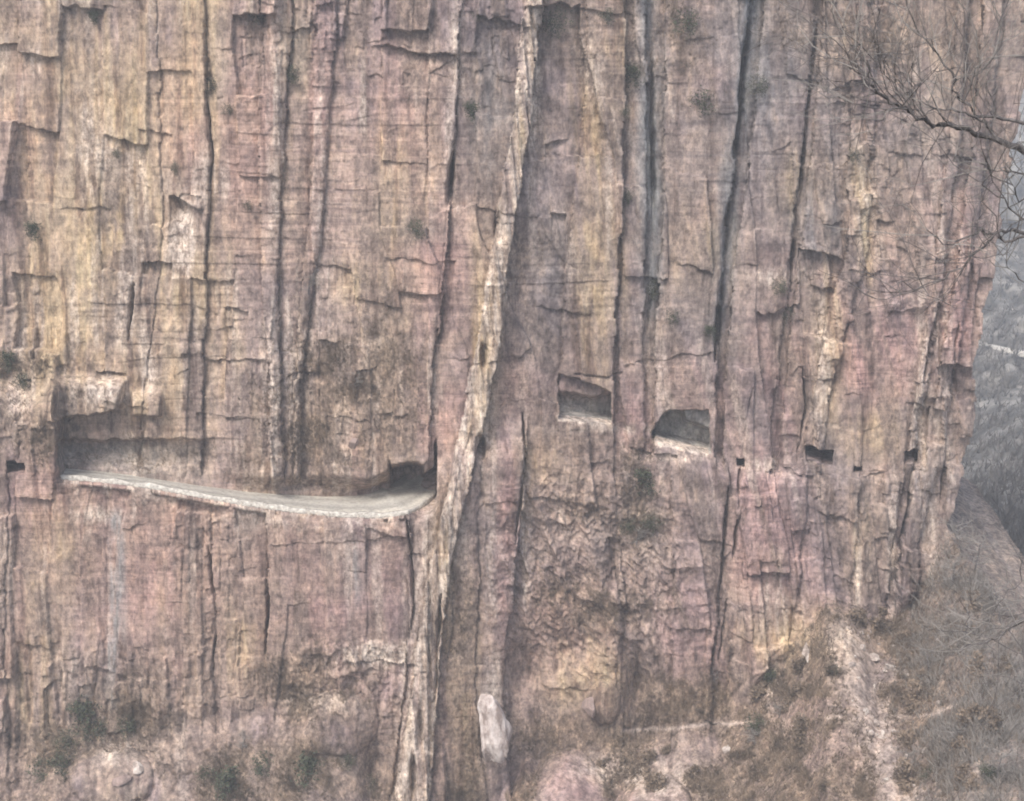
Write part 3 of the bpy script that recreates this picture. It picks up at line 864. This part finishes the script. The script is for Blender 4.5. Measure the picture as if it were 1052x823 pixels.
# terrace road on the far hillside
tpx = np.linspace(985, 1300, 60)
tA = np.array([hill_at(a, 352 + (a - 1005) * .16 + 3 * math.sin(a * .05)) for a in tpx])
for _ in range(8):
    tA[1:-1] = (tA[:-2] + 2 * tA[1:-1] + tA[2:]) / 4
tA[:, 2] += .6 * np.array([fbm(np.float32(i_ * .4), np.float32(2), 281, 3) for i_ in range(60)])
tA = tA + np.array([0, -4.0, .5])
rows = [tA + np.array([0, 7, .0]), tA, tA - np.array([0, -.2, 1.2])]
Vv = np.concatenate(rows); q = np.arange(3 * 60).reshape(3, 60)
terr = mesh_np('terrace_road', Vv, np.stack([q[:-1, :-1], q[1:, :-1], q[1:, 1:], q[:-1, 1:]], -1).reshape(-1, 4), M_KERB)
tag(terr, 'pale terrace road crossing the far hazy hillside', None, None, 'structure')

# ground sheet under everything
gs = 3000.0
gx = np.linspace(-gs, gs, 40)
GXX, GYY = np.meshgrid(gx, gx)
GZZ = -62 - 6 * fbm(GXX * .002, GYY * .002, 241, 3) + np.clip(np.hypot(GXX, GYY - 300) - 900, 0, 400) * .25
ids = np.arange(1600).reshape(40, 40)
ground = mesh_np('ground', np.stack([GXX, GYY, GZZ], -1).reshape(-1, 3), np.stack([ids[:-1, :-1], ids[:-1, 1:], ids[1:, 1:], ids[1:, :-1]], -1).reshape(-1, 4), M_HILL)
tag(ground, 'valley floor under the cliff', None, None, 'structure')


# ------------------------------------------------------------------ scrub (uncountable): real twigs scattered on the ledges and slopes
def blades(P0, hgt, spread, n_each, wid_, mat, name, label):
    n = len(P0)
    base = np.repeat(P0, n_each, 0)
    N = len(base)
    H = np.repeat(hgt, n_each) * (.5 + .8 * RNG.random(N))
    ang = RNG.random(N) * 2 * np.pi
    off = np.stack([np.cos(ang), np.sin(ang), np.zeros(N)], -1) * (RNG.random(N) * .5)[:, None] * np.repeat(hgt, n_each)[:, None] * .7
    lean_ = np.stack([RNG.normal(0, spread, N), RNG.normal(-.25, spread, N), np.ones(N)], -1)
    lean_ /= np.linalg.norm(lean_, axis=1)[:, None]
    tip = base + off + lean_ * H[:, None]
    a2 = RNG.random(N) * np.pi
    side = np.stack([np.cos(a2), np.sin(a2) * .5, RNG.normal(0, .3, N)], -1) * (wid_ * (.6 + .8 * RNG.random(N)))[:, None]
    b0 = base + off * .4
    Vv = np.stack([b0 - side, b0 + side, tip], 1).reshape(-1, 3)
    f = np.arange(3 * N).reshape(N, 3)
    o = mesh_np(name, Vv, f, mat, nper=3)
    return tag(o, label, None, None, 'stuff')


def scatter(prob, n):
    p = (prob.ravel() / prob.sum()).astype(np.float64)
    c = np.cumsum(p)
    i = np.searchsorted(c, RNG.random(n) * c[-1])
    i = np.clip(i, 0, prob.size - 1)
    return np.stack([GX.ravel()[i], GY.ravel()[i], GZ.ravel()[i]], -1), i


clump = sstep(.45, .62, fbm(X0 * .45, Z0 * .45, 251, 4))
calm = (1 - roadbed) * (~inwin) * (1 - np.maximum(bare, trail) * .9) * (1 - dome * .9)
pr = soil ** 1.5 * (.15 + clump) * calm * (T > .4)
Q, _ = scatter(pr + 1e-9, 30000)
blades(Q, RNG.random(len(Q)) * .5 + .25, .6, 4, .045, M_TWIG, 'dry_scrub', 'dry brown scrub covering the slope below the cliff')
pr = soil ** 1.5 * (.1 + clump) * calm * (T <= .4)
Q, _ = scatter(pr + 1e-9, 26000)
blades(Q, RNG.random(len(Q)) * .5 + .25, .6, 4, .03, M_TWIG, 'ledge_scrub', 'dry brown scrub on the ledges of the cliff face')
rr = ((PX > 905) & (PY > 470)) * T * (.3 + clump) * calm * sstep(900, 990, PX)
Q, _ = scatter(rr.astype(np.float32) + 1e-9, 14000)
blades(Q, RNG.random(len(Q)) * 1.2 + .5, .6, 4, .03, M_GREYTWIG, 'grey_brush', 'grey leafless brush on the slope beyond the cliff end')
hp = []
for _ in range(15000):
    a, c = 950 + 330 * random.random(), 200 + 600 * random.random() ** .8
    hp.append(hill_at(a, c))
hp = np.array(hp) + RNG.normal(0, .6, (len(hp), 3)) * np.array([1, 1, 0])
blades(hp, RNG.random(len(hp)) * 3 + 1.5, .5, 4, .15, M_FAR, 'hillside_brush', 'grey leafless woodland covering the hazy far hillside')


# ------------------------------------------------------------------ tubes, trees, shrubs
def tube_data(paths, sides=5):
    Vs, Fs, o = [], [], 0
    for pts, r0, r1 in paths:
        n = len(pts)
        for i, pnt in enumerate(pts):
            a = pts[max(i - 1, 0)]; c = pts[min(i + 1, n - 1)]
            t = (c - a)
            t = t.normalized() if t.length > 1e-6 else Vector((0, 0, 1))
            s = t.orthogonal().normalized(); q = t.cross(s)
            rad = r0 + (r1 - r0) * i / (n - 1)
            for k_ in range(sides):
                an = 2 * math.pi * k_ / sides
                Vs.append(pnt + (s * math.cos(an) + q * math.sin(an)) * rad)
        for i in range(n - 1):
            for k_ in range(sides):
                k2 = (k_ + 1) % sides
                Fs.append((o + i * sides + k_, o + i * sides + k2, o + (i + 1) * sides + k2, o + (i + 1) * sides + k_))
        o += n * sides
    return np.array([tuple(v) for v in Vs], np.float32), np.array(Fs, np.int32)


def wander(p, dirv, length, n, rnd, kink=.22, rise=.0):
    pts = [p.copy()]
    dv = dirv.normalized()
    for i in range(n):
        dv = (dv + Vector((rnd.gauss(0, kink), rnd.gauss(0, kink), rnd.gauss(rise, kink)))).normalized()
        pts.append(pts[-1] + dv * (length / n))
    return pts


def grow(p, dv, length, rad, depth, out, rnd, kink=.22):
    n = 6 if depth > 1 else 4
    pts = wander(p, dv, length, n, rnd, kink, .04)
    out.append((pts, rad, rad * .45))
    if depth == 0:
        return
    for c in range(rnd.randint(3, 5)):
        i = rnd.randint(1, n)
        ax = (pts[i] - pts[i - 1]).normalized()
        side = Vector((rnd.gauss(0, 1), rnd.gauss(0, 1), rnd.gauss(.15, .8))).normalized()
        grow(pts[i], ax * .75 + side * .8, length * rnd.uniform(.42, .68), rad * .52, depth - 1, out, rnd, kink)


def bare_tree(loc, h, seed, label, group, mat=M_GREYTWIG, lean_=(0, 0, 1)):
    rnd = random.Random(seed)
    root = tag(empty('bare_tree', loc), label, 'tree', group)
    trunk = wander(Vector((0, 0, -.3)), Vector(lean_), h * .6, 7, rnd, .1)
    v, f_ = tube_data([(trunk, h * .022, h * .009)], 6)
    mesh_np('trunk', v, f_, M_BARK, root)
    out = []
    for i in range(2, 8):
        for c in range(2):
            side = Vector((rnd.gauss(0, 1), rnd.gauss(0, 1), rnd.uniform(.2, .9))).normalized()
            grow(trunk[i], side, h * rnd.uniform(.22, .42), h * .011, 2, out, rnd)
    v, f_ = tube_data(out, 3)
    mesh_np('crown', v, f_, mat, root)
    return root


def copy_tree(src, loc, scale, rz, label, group):
    c = src.copy(); COL.objects.link(c)
    c.location = loc; c.scale = (scale,) * 3; c.rotation_euler = (0, 0, rz)
    c['label'] = label; c['group'] = group
    for ch in list(src.children):
        d_ = ch.copy(); COL.objects.link(d_); d_.parent = c
    return c


TG = 'bare trees on the slope beyond the cliff'
protos = []
TREES = [(1030, 640, 6.5, 'pale leafless tree with forked branches at the far right of the slope'),
         (978, 600, 5.0, 'grey leafless tree just below the end of the cliff'),
         (1008, 585, 5.5, 'leafless grey tree above the forked pale tree'),
         (955, 690, 4.0, 'small leafless tree beside the scattered white rocks'),
         (1045, 720, 5.0, 'leafless tree above the end of the footpath'),
         (990, 660, 4.5, 'leafless tree in the hollow between spur and far slope'),
         (1040, 570, 6.0, 'uppermost leafless tree on the near grey slope'),
         (985, 770, 4.0, 'low leafless tree below the footpath'),
         (1025, 800, 4.5, 'leafless tree in the lower corner of the slope'),
         (800, 735, 3.2, 'small dark leafless tree in the hollow left of the spur'),
         (775, 765, 3.0, 'small leafless tree below the footpath, left of the spur'),
         (930, 790, 3.4, 'leafless tree at the foot of the pale spur'),
         (735, 700, 3.0, 'thin leafless tree against the foot of the cliff'),
         (655, 560, 3.4, 'leafless bush-like tree in the green gully below the tunnel windows'),
         (85, 735, 3.6, 'dark leafless tree on the ledge low on the left wall'),
         (250, 770, 3.0, 'leafless tree on the scrubby lower ledge'),
         (318, 300, 3.2, 'leafless tree rooted in the gully beside the pale rib'),
         (365, 400, 3.4, 'leafless tree on the brown vegetated slab above the road')]
for i, (a, c, h, lab) in enumerate(TREES):
    loc = surf(a, c)
    if i < 3:
        protos.append(bare_tree(loc, h, 40 + i, lab, TG))
    else:
        copy_tree(protos[i % 3], loc, h / TREES[i % 3][2], random.random() * 6.28, lab, TG)


def shrub(name, loc, r, seed, label, group, leaf=None):
    rnd = np.random.default_rng(seed)
    py_r = random.Random(seed)
    root = tag(empty(name, loc), label, 'shrub', group)
    out = []
    for i in range(9):
        dv = Vector((py_r.gauss(0, .7), -.5 + py_r.gauss(0, .5), .8 + py_r.gauss(0, .4)))
        out.append((wander(Vector((0, .15, -.1)), dv, r * py_r.uniform(.8, 1.5), 4, py_r, .3), .04, .018))
    v, f_ = tube_data(out, 3)
    mesh_np('stem', v, f_, M_TWIG, root)
    r *= 1.25
    N = 700
    cl = rnd.normal(0, 1, (14, 3)) * np.array([.55, .35, .6]) * r * .75
    c = cl[rnd.integers(0, 14, N)] + rnd.normal(0, .22 * r, (N, 3)) + np.array([0, -.35 * r, .55 * r])
    s = .05 + .10 * rnd.random(N)
    d1 = rnd.normal(0, 1, (N, 3)); d1 /= np.linalg.norm(d1, axis=1)[:, None]
    d2 = rnd.normal(0, 1, (N, 3)); d2 /= np.linalg.norm(d2, axis=1)[:, None]
    Vv = np.stack([c - d1 * s[:, None], c + d2 * s[:, None] * .6, c + d1 * s[:, None], c - d2 * s[:, None] * .6], 1).reshape(-1, 3)
    mesh_np('foliage', Vv, np.arange(4 * N).reshape(N, 4), leaf or M_LEAF, root)
    return root


SG = 'dark shrubs rooted in the cliff face'
SHR = [(262, 18, .9, 'dark shrub on the top of the pink column left of the deep gully'), (570, 36, 1.7, 'largest dark shrub, high on the wall right of the fin'), (705, 32, 1.3, 'dark shrub high on the wall between two seep streaks'),
       (722, 110, 1.1, 'round dark shrub alone on the mottled wall'), (648, 84, 1.0, 'dark shrub beside the top of the ochre buttress'), (642, 120, .7, 'small dark shrub below another beside the ochre buttress'), (644, 206, .8, 'small dark shrub halfway down beside the ochre buttress'),
       (624, 20, .7, 'small dark shrub at the top of the ochre buttress'), (35, 242, .8, 'dark shrub on the leftmost tan face'), (258, 215, .7, 'small dark shrub on the pink column, lower of two'), (237, 116, .6, 'small dark shrub on the pink column beside the straight joint'),
       (180, 176, .5, 'tiny dark shrub above the white patched block'), (97, 22, .6, 'small dark shrub near the top of the tan wall'), (120, 162, .6, 'small dark shrub beside the white stain'), (219, 92, .7, 'dark shrub in the straight joint'),
       (300, 80, .8, 'dark shrub in the deep gully beside the pink rib'), (728, 345, .7, 'dark shrub at the foot of the seep streak'), (806, 330, 1.2, 'wide dark shrub left of the smooth pink panel'), (800, 300, .9, 'dark shrub above a wider one left of the pink panel'),
       (672, 300, .9, 'dark shrub in the wet gully'), (660, 500, 1.4, 'green shrub in the gully under the windows'), (668, 540, 1.2, 'green shrub low in the gully under the windows'), (645, 545, .9, 'small shrub left in the gully under the windows'),
       (428, 238, .8, 'dark shrub on the dim patch beside the long crack'), (485, 120, .8, 'dark shrub on the grey face behind the fin'), (492, 20, .7, 'dark shrub at the top of the grey face behind the fin'), (780, 95, 1.0, 'dark shrub on the ledge between two right hand cracks'),
       (28, 395, .9, 'dry shrub on top of the corner pillar'), (12, 375, .9, 'dry shrub at the left end of the pillar top ledge'), (415, 492, .5, 'low shrub by the mouth of the tunnel at the road bend'), (880, 165, .7, 'dark shrub above the pale yellow streak'),
       (775, 748, 1.1, 'dark shrub in the hollow left of the spur'), (790, 700, 1.0, 'dark shrub under the pale pointed rock'), (855, 690, .7, 'small shrub on the brown flank of the spur'), (100, 755, 1.2, 'dark shrub above the boulder on the left ledge'), (65, 790, 1.2, 'dark shrub beside the boulder on the left ledge'),
       (1016, 800, .8, 'dark shrub in the lower corner slope'), (950, 800, .9, 'dark green shrub right of the pale spur'), (690, 330, .8, 'dark shrub on the dim wall right of the wet gully')]
sp = []
for i, (a, c, r, lab) in enumerate(SHR):
    loc = surf(a, c)
    if i < 4:
        sp.append(shrub('shrub', loc, r, 70 + i, lab, SG))
    else:
        copy_tree(sp[i % 4], loc, r / SHR[i % 4][2], random.uniform(-.6, .6), lab, SG)


# the tree whose limbs reach into the picture, rooted on the near bank outside it
def near(px, py, D):
    x, y, z = at(px, py, CAM[1] + D)
    return Vector((float(x), float(y), float(z)))


root = tag(empty('overhanging_tree', near(1330, 640, 46)), 'leafless tree reaching dark branches in from the right before the cliff', 'tree')
bpy.context.view_layer.update()
off = Vector(root.location)
rt = random.Random(5)


def limb(pxs, D0, D1, r0, r1):
    n = len(pxs)
    pts = []
    for i in range(n - 1):
        for t in (0, .34, .67):
            a = pxs[i]; c = pxs[i + 1]
            q = (i + t) / (n - 1)
            v = near(a[0] + (c[0] - a[0]) * t, a[1] + (c[1] - a[1]) * t, D0 + (D1 - D0) * q)
            if i or t:
                v += Vector((rt.gauss(0, .04), rt.gauss(0, .1), rt.gauss(0, .04)))
            pts.append(v)
    pts.append(near(*pxs[-1], D1))
    return [p_ - off for p_ in pts], r0, r1


trunk = limb([(1330, 655), (1322, 480), (1300, 330), (1265, 180), (1240, 40), (1232, -120)], 46, 46, .30, .12)
v, f_ = tube_data([trunk], 9)
mesh_np('trunk', v, f_, M_BARK, root)
LIMBS = [
    ([(1300, 330), (1190, 225), (1110, 178), (1052, 157), (1026, 145), (1003, 137), (975, 128), (960, 128), (942, 122), (932, 112), (920, 107), (905, 97), (896, 84), (891, 62)], 46, 41, .14, .018),
    ([(1026, 145), (1010, 125), (1000, 119), (985, 116), (962, 112), (942, 120)], 43.5, 43, .05, .02),
    ([(1052, 127), (1030, 121), (1005, 119), (990, 104), (978, 92), (982, 80), (966, 60), (944, 34), (930, -4)], 44, 43, .06, .018),
    ([(978, 92), (984, 70), (988, 40), (975, 10)], 43, 43, .03, .01),
    ([(990, 104), (1000, 80), (1022, 60), (1030, 20), (1040, -10)], 43.2, 43, .03, .012),
    ([(1240, 330), (1130, 232), (1052, 238), (1025, 238), (1008, 238), (990, 246), (974, 254), (962, 242)], 46, 42, .085, .012),
    ([(1052, 243), (1034, 248), (1024, 240), (1005, 258), (985, 274), (960, 290), (930, 303), (900, 307)], 43.5, 42, .05, .012),
    ([(1060, 200), (1046, 206), (1040, 190), (1020, 180), (1014, 168)], 44, 43, .03, .01),
    ([(1070, 182), (1040, 176), (1022, 176), (1008, 168)], 44, 43, .035, .012),
    ([(1052, 226), (1030, 206), (1012, 192), (1004, 186)], 44, 43, .03, .012),
    ([(932, 112), (912, 112), (890, 110), (870, 104)], 41.5, 41, .025, .008),
    ([(905, 97), (894, 92), (888, 78), (878, 60), (872, 40), (866, 22)], 41, 41, .022, .008),
    ([(942, 122), (926, 98), (914, 80), (905, 70)], 41.5, 41.5, .025, .008),
    ([(975, 128), (960, 110), (940, 104), (930, 90)], 42, 42, .025, .008),
    ([(1300, 330), (1180, 470), (1100, 610), (1052, 636), (1030, 650), (1012, 660), (990, 664)], 46, 44, .10, .014),
    ([(1100, 610), (1060, 630), (1040, 640), (1024, 656), (1005, 652), (985, 640)], 44.5, 44, .035, .01),
    ([(1040, 560), (1052, 600), (1030, 612), (1016, 640), (1000, 646)], 44.5, 44, .02, .008),
    ([(1052, 290), (1035, 275), (1030, 262), (1042, 246)], 44, 43.5, .02, .01),
]
for i, L in enumerate(LIMBS):
    pts, r0, r1 = limb(*L)
    v, f_ = tube_data([(pts, r0, r1)], 6)
    b_ = mesh_np('branch', v, f_, M_BARK, root, smooth=True)
    out = []
    st = len(pts) // 3 if i in (0, 5, 14) else 2
    for k_ in range(st, len(pts)):
        for c in range(2):
            if rt.random() < .42:
                dv = (pts[k_] - pts[k_ - 1]).normalized() + Vector((rt.gauss(-.1, .7), rt.gauss(0, .5), rt.gauss(.35, .6)))
                grow(pts[k_], dv, rt.uniform(1.4, 3.8), .019, 1, out, rt, .25)
    v, f_ = tube_data(out, 3)
    mesh_np('twig', v, f_, M_GREYTWIG if i % 3 else M_BARK, b_)

# near bank that carries that tree
bx = np.linspace(0, 1, 60); by = np.linspace(0, 1, 60)
BU, BV = np.meshgrid(bx, by)
bY = CAM[1] + 20 + BV * 70
bX = (bY - CAM[1]) * .47 + 2.5 + BU * 70
bZ = off.z - .4 - 26 * np.clip(.11 - BU, 0, 1) * 6 + 34 * np.clip(BU - .12, 0, 1) + 2 * (fbm(bX * .1, bY * .1, 261, 4) - .5) - np.abs(bY - CAM[1] - 46) * .12
ids = np.arange(3600).reshape(60, 60)
bank = mesh_np('near_bank', np.stack([bX, bY, bZ], -1).reshape(-1, 3), np.stack([ids[:-1, :-1], ids[:-1, 1:], ids[1:, 1:], ids[1:, :-1]], -1).reshape(-1, 4), M_HILL)
tag(bank, 'near bank of the valley', None, None, 'structure')


# ------------------------------------------------------------------ boulders
def boulder(name, loc, size, seed, mat, label, group=None, sub=4):
    import bmesh
    rnd = np.random.default_rng(seed)
    bm = bmesh.new()
    bmesh.ops.create_icosphere(bm, subdivisions=sub, radius=1.15)
    pl = rnd.normal(0, 1, (16, 3)); pl /= np.linalg.norm(pl, axis=1)[:, None]
    dd = .42 + .36 * rnd.random(16)
    if size[2] > 3:
        dd = dd * .5 + .5
    for v_ in bm.verts:
        p_ = np.array(v_.co)
        for n_, q_ in zip(pl, dd):
            s_ = p_ @ n_
            if s_ > q_:
                p_ = p_ - n_ * (s_ - q_) * .92
        p_ = p_ * (1 + .34 * (float(fbm(p_[0] * 2.6 + seed, p_[1] * 2.2 + p_[2] * 2.7, 271, 4, .6)) - .5))
        v_.co = p_ * np.array(size)
    me = bpy.data.meshes.new(name)
    bm.to_mesh(me); bm.free()
    me.materials.append(mat)
    o = bpy.data.objects.new(name, me)
    o.location = loc
    COL.objects.link(o)
    return tag(o, label, 'boulder', group)


BG = 'pale boulders lying on the scree'
BO = [(507, 738, (1.9, 1.5, 4.3), 'tall white boulder wedged beside the pale fin', 0, -.12), (914, 684, (1.5, .9, .7), 'long white rock right of the top of the spur', 0, .4), (897, 672, (.9, .8, .6), 'white rock between the spur and the long white rock', 0, .2),
      (899, 740, (1.0, .8, .8), 'brightest white rock on the crest of the spur', 0, .1), (888, 726, (.7, .6, .5), 'small pale rock just above the brightest one on the spur', 0, 0), (874, 680, (.5, .5, .4), 'small pale rock high on the crest of the spur', 0, 0),
      (884, 662, (.6, .5, .45), 'pale rock near the top of the spur', 0, 0), (966, 722, (.6, .5, .5), 'lone white rock beside the footpath', 0, 0), (748, 768, (.9, .6, .5), 'pale flat rock below the footpath left of the spur', 0, .2), (830, 668, (2.0, .7, .4), 'long pale slab lying on the orange grass', 0, .45),
      (606, 722, (1.0, .8, 1.5), 'ochre block in the hollow of the lower wall', 1, 0), (142, 790, (1.0, .8, .6), 'pale angular block on the ledge low on the left wall', 0, .4), (125, 800, (1.2, 1.0, .9), 'pinkish block beside the pale angular block', 1, .2), (365, 452, (1.0, .7, .8), 'pink block on the scrub above the road', 1, 0),
      (931, 688, (.6, .6, .5), 'small white rock at the lower end of the scattered rocks', 0, 0), (966, 655, (.5, .4, .4), 'small pale rock high on the grey slope', 0, 0), (893, 750, (.55, .5, .45), 'small pale rock just below the brightest one', 0, 0), (1018, 745, (.8, .5, .5), 'pale rock low on the right slope', 0, .2)]
for i, (a, c, s, lab, kd, rot) in enumerate(BO):
    loc = surf(a, c) + (Vector((.3, -3.6, 0)) if i == 0 else Vector((0, 0, -.1)))
    o = boulder('boulder', loc, s, 300 + i, M_WHITE if i == 0 else (M_PINKB if kd else M_BOULDER), lab, BG if 0 < i < 10 or i > 13 else None)
    o.rotation_euler = (.2 * math.sin(i), rot, .5 * i)

DB = 'dark bush on the scrubby ledge at the foot of the left wall'
for k_, (cx_, cy_, r_) in enumerate([(85, 744, 1.5), (68, 768, 1.6), (128, 752, 1.2), (268, 792, 1.3), (312, 803, 1.6), (352, 790, 1.3), (212, 806, 1.2), (45, 800, 1.3), (240, 815, 1.5), (385, 812, 1.2)]):
    copy_tree(sp[k_ % 4], surf(cx_, cy_), r_ / SHR[k_ % 4][2], .5 * k_, DB, 'dark bushes at the foot of the left wall')
BU = []
for i in range(60):
    cx_, cy_ = random.uniform(560, 1040), random.uniform(610, 815)
    if cy_ < float(np.interp(cx_, TYX, TYY)) + 8 or abs(cx_ - float(np.interp(cy_, [612, 680, 740, 823], [850, 874, 893, 922]))) < 14:
        continue
    loc = surf(cx_, cy_)
    if len(BU) < 3:
        o = shrub('dry_bush', loc, .55, 500 + i, 'dry brown bush, one of many dotted over the scrub slope', 'dry bushes on the scrub slope', M_TWIG)
    else:
        o = copy_tree(BU[i % 3], loc, random.uniform(.7, 1.9), random.random() * 6, 'dry brown bush, one of many dotted over the scrub slope', 'dry bushes on the scrub slope')
    BU.append(o)
SP = []
for i in range(42):
    t_ = random.random()
    cy_ = 640 + 175 * t_
    cx_ = float(np.interp(cy_, [612, 680, 740, 823], [860, 882, 897, 924])) + random.gauss(6, 13)
    if i % 3 == 0:
        q_ = random.random(); cx_, cy_ = 885 + 46 * q_ + random.gauss(0, 7), 650 + 42 * q_ + random.gauss(0, 8)
    loc = surf(cx_, cy_)
    z_ = random.uniform(.14, .34)
    if i < 5:
        o = boulder('stone', loc, (z_ * 1.3, z_, z_ * .8), 400 + i, M_BOULDER, 'small pale stone, one of many scattered down the scree spur', 'small stones scattered down the spur', 3)
        SP.append(o)
    else:
        o = SP[i % 5].copy(); COL.objects.link(o); o.location = loc
        o.scale = (random.uniform(.6, 1.4),) * 3
    o.rotation_euler = (random.random() * 3, random.random() * 3, random.random() * 3)

# ------------------------------------------------------------------ light, sky, air
SUN_EL, SUN_AZ = R(52), R(-30)      # from the upper left, behind the camera
sd = Vector((math.sin(SUN_AZ) * math.cos(SUN_EL), -math.cos(SUN_AZ) * math.cos(SUN_EL), math.sin(SUN_EL)))
sun_d = bpy.data.lights.new('sun', 'SUN')
sun_d.energy = 2.1
sun_d.angle = R(18)
sun_d.color = (1.0, .975, .95)
sun = bpy.data.objects.new('sun', sun_d)
sun.rotation_euler = (-sd).to_track_quat('-Z', 'Y').to_euler()
COL.objects.link(sun)
world = bpy.data.worlds.new('World')
scene.world = world
world.use_nodes = True
wn = world.node_tree
bg = wn.nodes['Background']
sky = wn.nodes.new('ShaderNodeTexSky')
sky.sky_type = 'NISHITA'
sky.sun_disc = False
sky.sun_elevation = SUN_EL
sky.sun_rotation = math.atan2(sd.x, sd.y)
sky.dust_density = 4.0
sky.air_density = 1.2
wn.links.new(sky.outputs[0], bg.inputs['Color'])
bg.inputs['Strength'].default_value = .15

HAZE = True
if HAZE:
    me = bpy.data.meshes.new('haze')
    x0, x1, y0, y1, z0, z1 = -3100, 3100, -3100, 3100, -72, 190
    vs = [(x0, y0, z0), (x1, y0, z0), (x1, y1, z0), (x0, y1, z0), (x0, y0, z1), (x1, y0, z1), (x1, y1, z1), (x0, y1, z1)]
    me.from_pydata(vs, [], [(0, 3, 2, 1), (4, 5, 6, 7), (0, 1, 5, 4), (1, 2, 6, 5), (2, 3, 7, 6), (3, 0, 4, 7)])
    hm = bpy.data.materials.new('haze')
    hm.use_nodes = True
    hn = hm.node_tree
    for nd in list(hn.nodes):
        if nd.type == 'BSDF_PRINCIPLED':
            hn.nodes.remove(nd)
    pv = hn.nodes.new('ShaderNodeVolumePrincipled')
    pv.inputs['Color'].default_value = (.86, .90, .96, 1)
    pv.inputs['Density'].default_value = .00055
    outn = [n for n in hn.nodes if n.type == 'OUTPUT_MATERIAL'][0]
    hn.links.new(pv.outputs[0], outn.inputs['Volume'])
    me.materials.append(hm)
    hz = bpy.data.objects.new('haze', me)
    COL.objects.link(hz)
    tag(hz, 'thin pale haze filling the valley', None, None, 'stuff')

scene.render.engine = 'CYCLES'
c = scene.cycles
c.use_denoising = True
c.max_bounces = 6
c.diffuse_bounces = 3
c.volume_bounces = 1
c.filter_width = 1.9
vs_ = scene.view_settings
vs_.view_transform = 'Standard'
vs_.look = 'None'
vs_.exposure = .92
vs_.gamma = 1
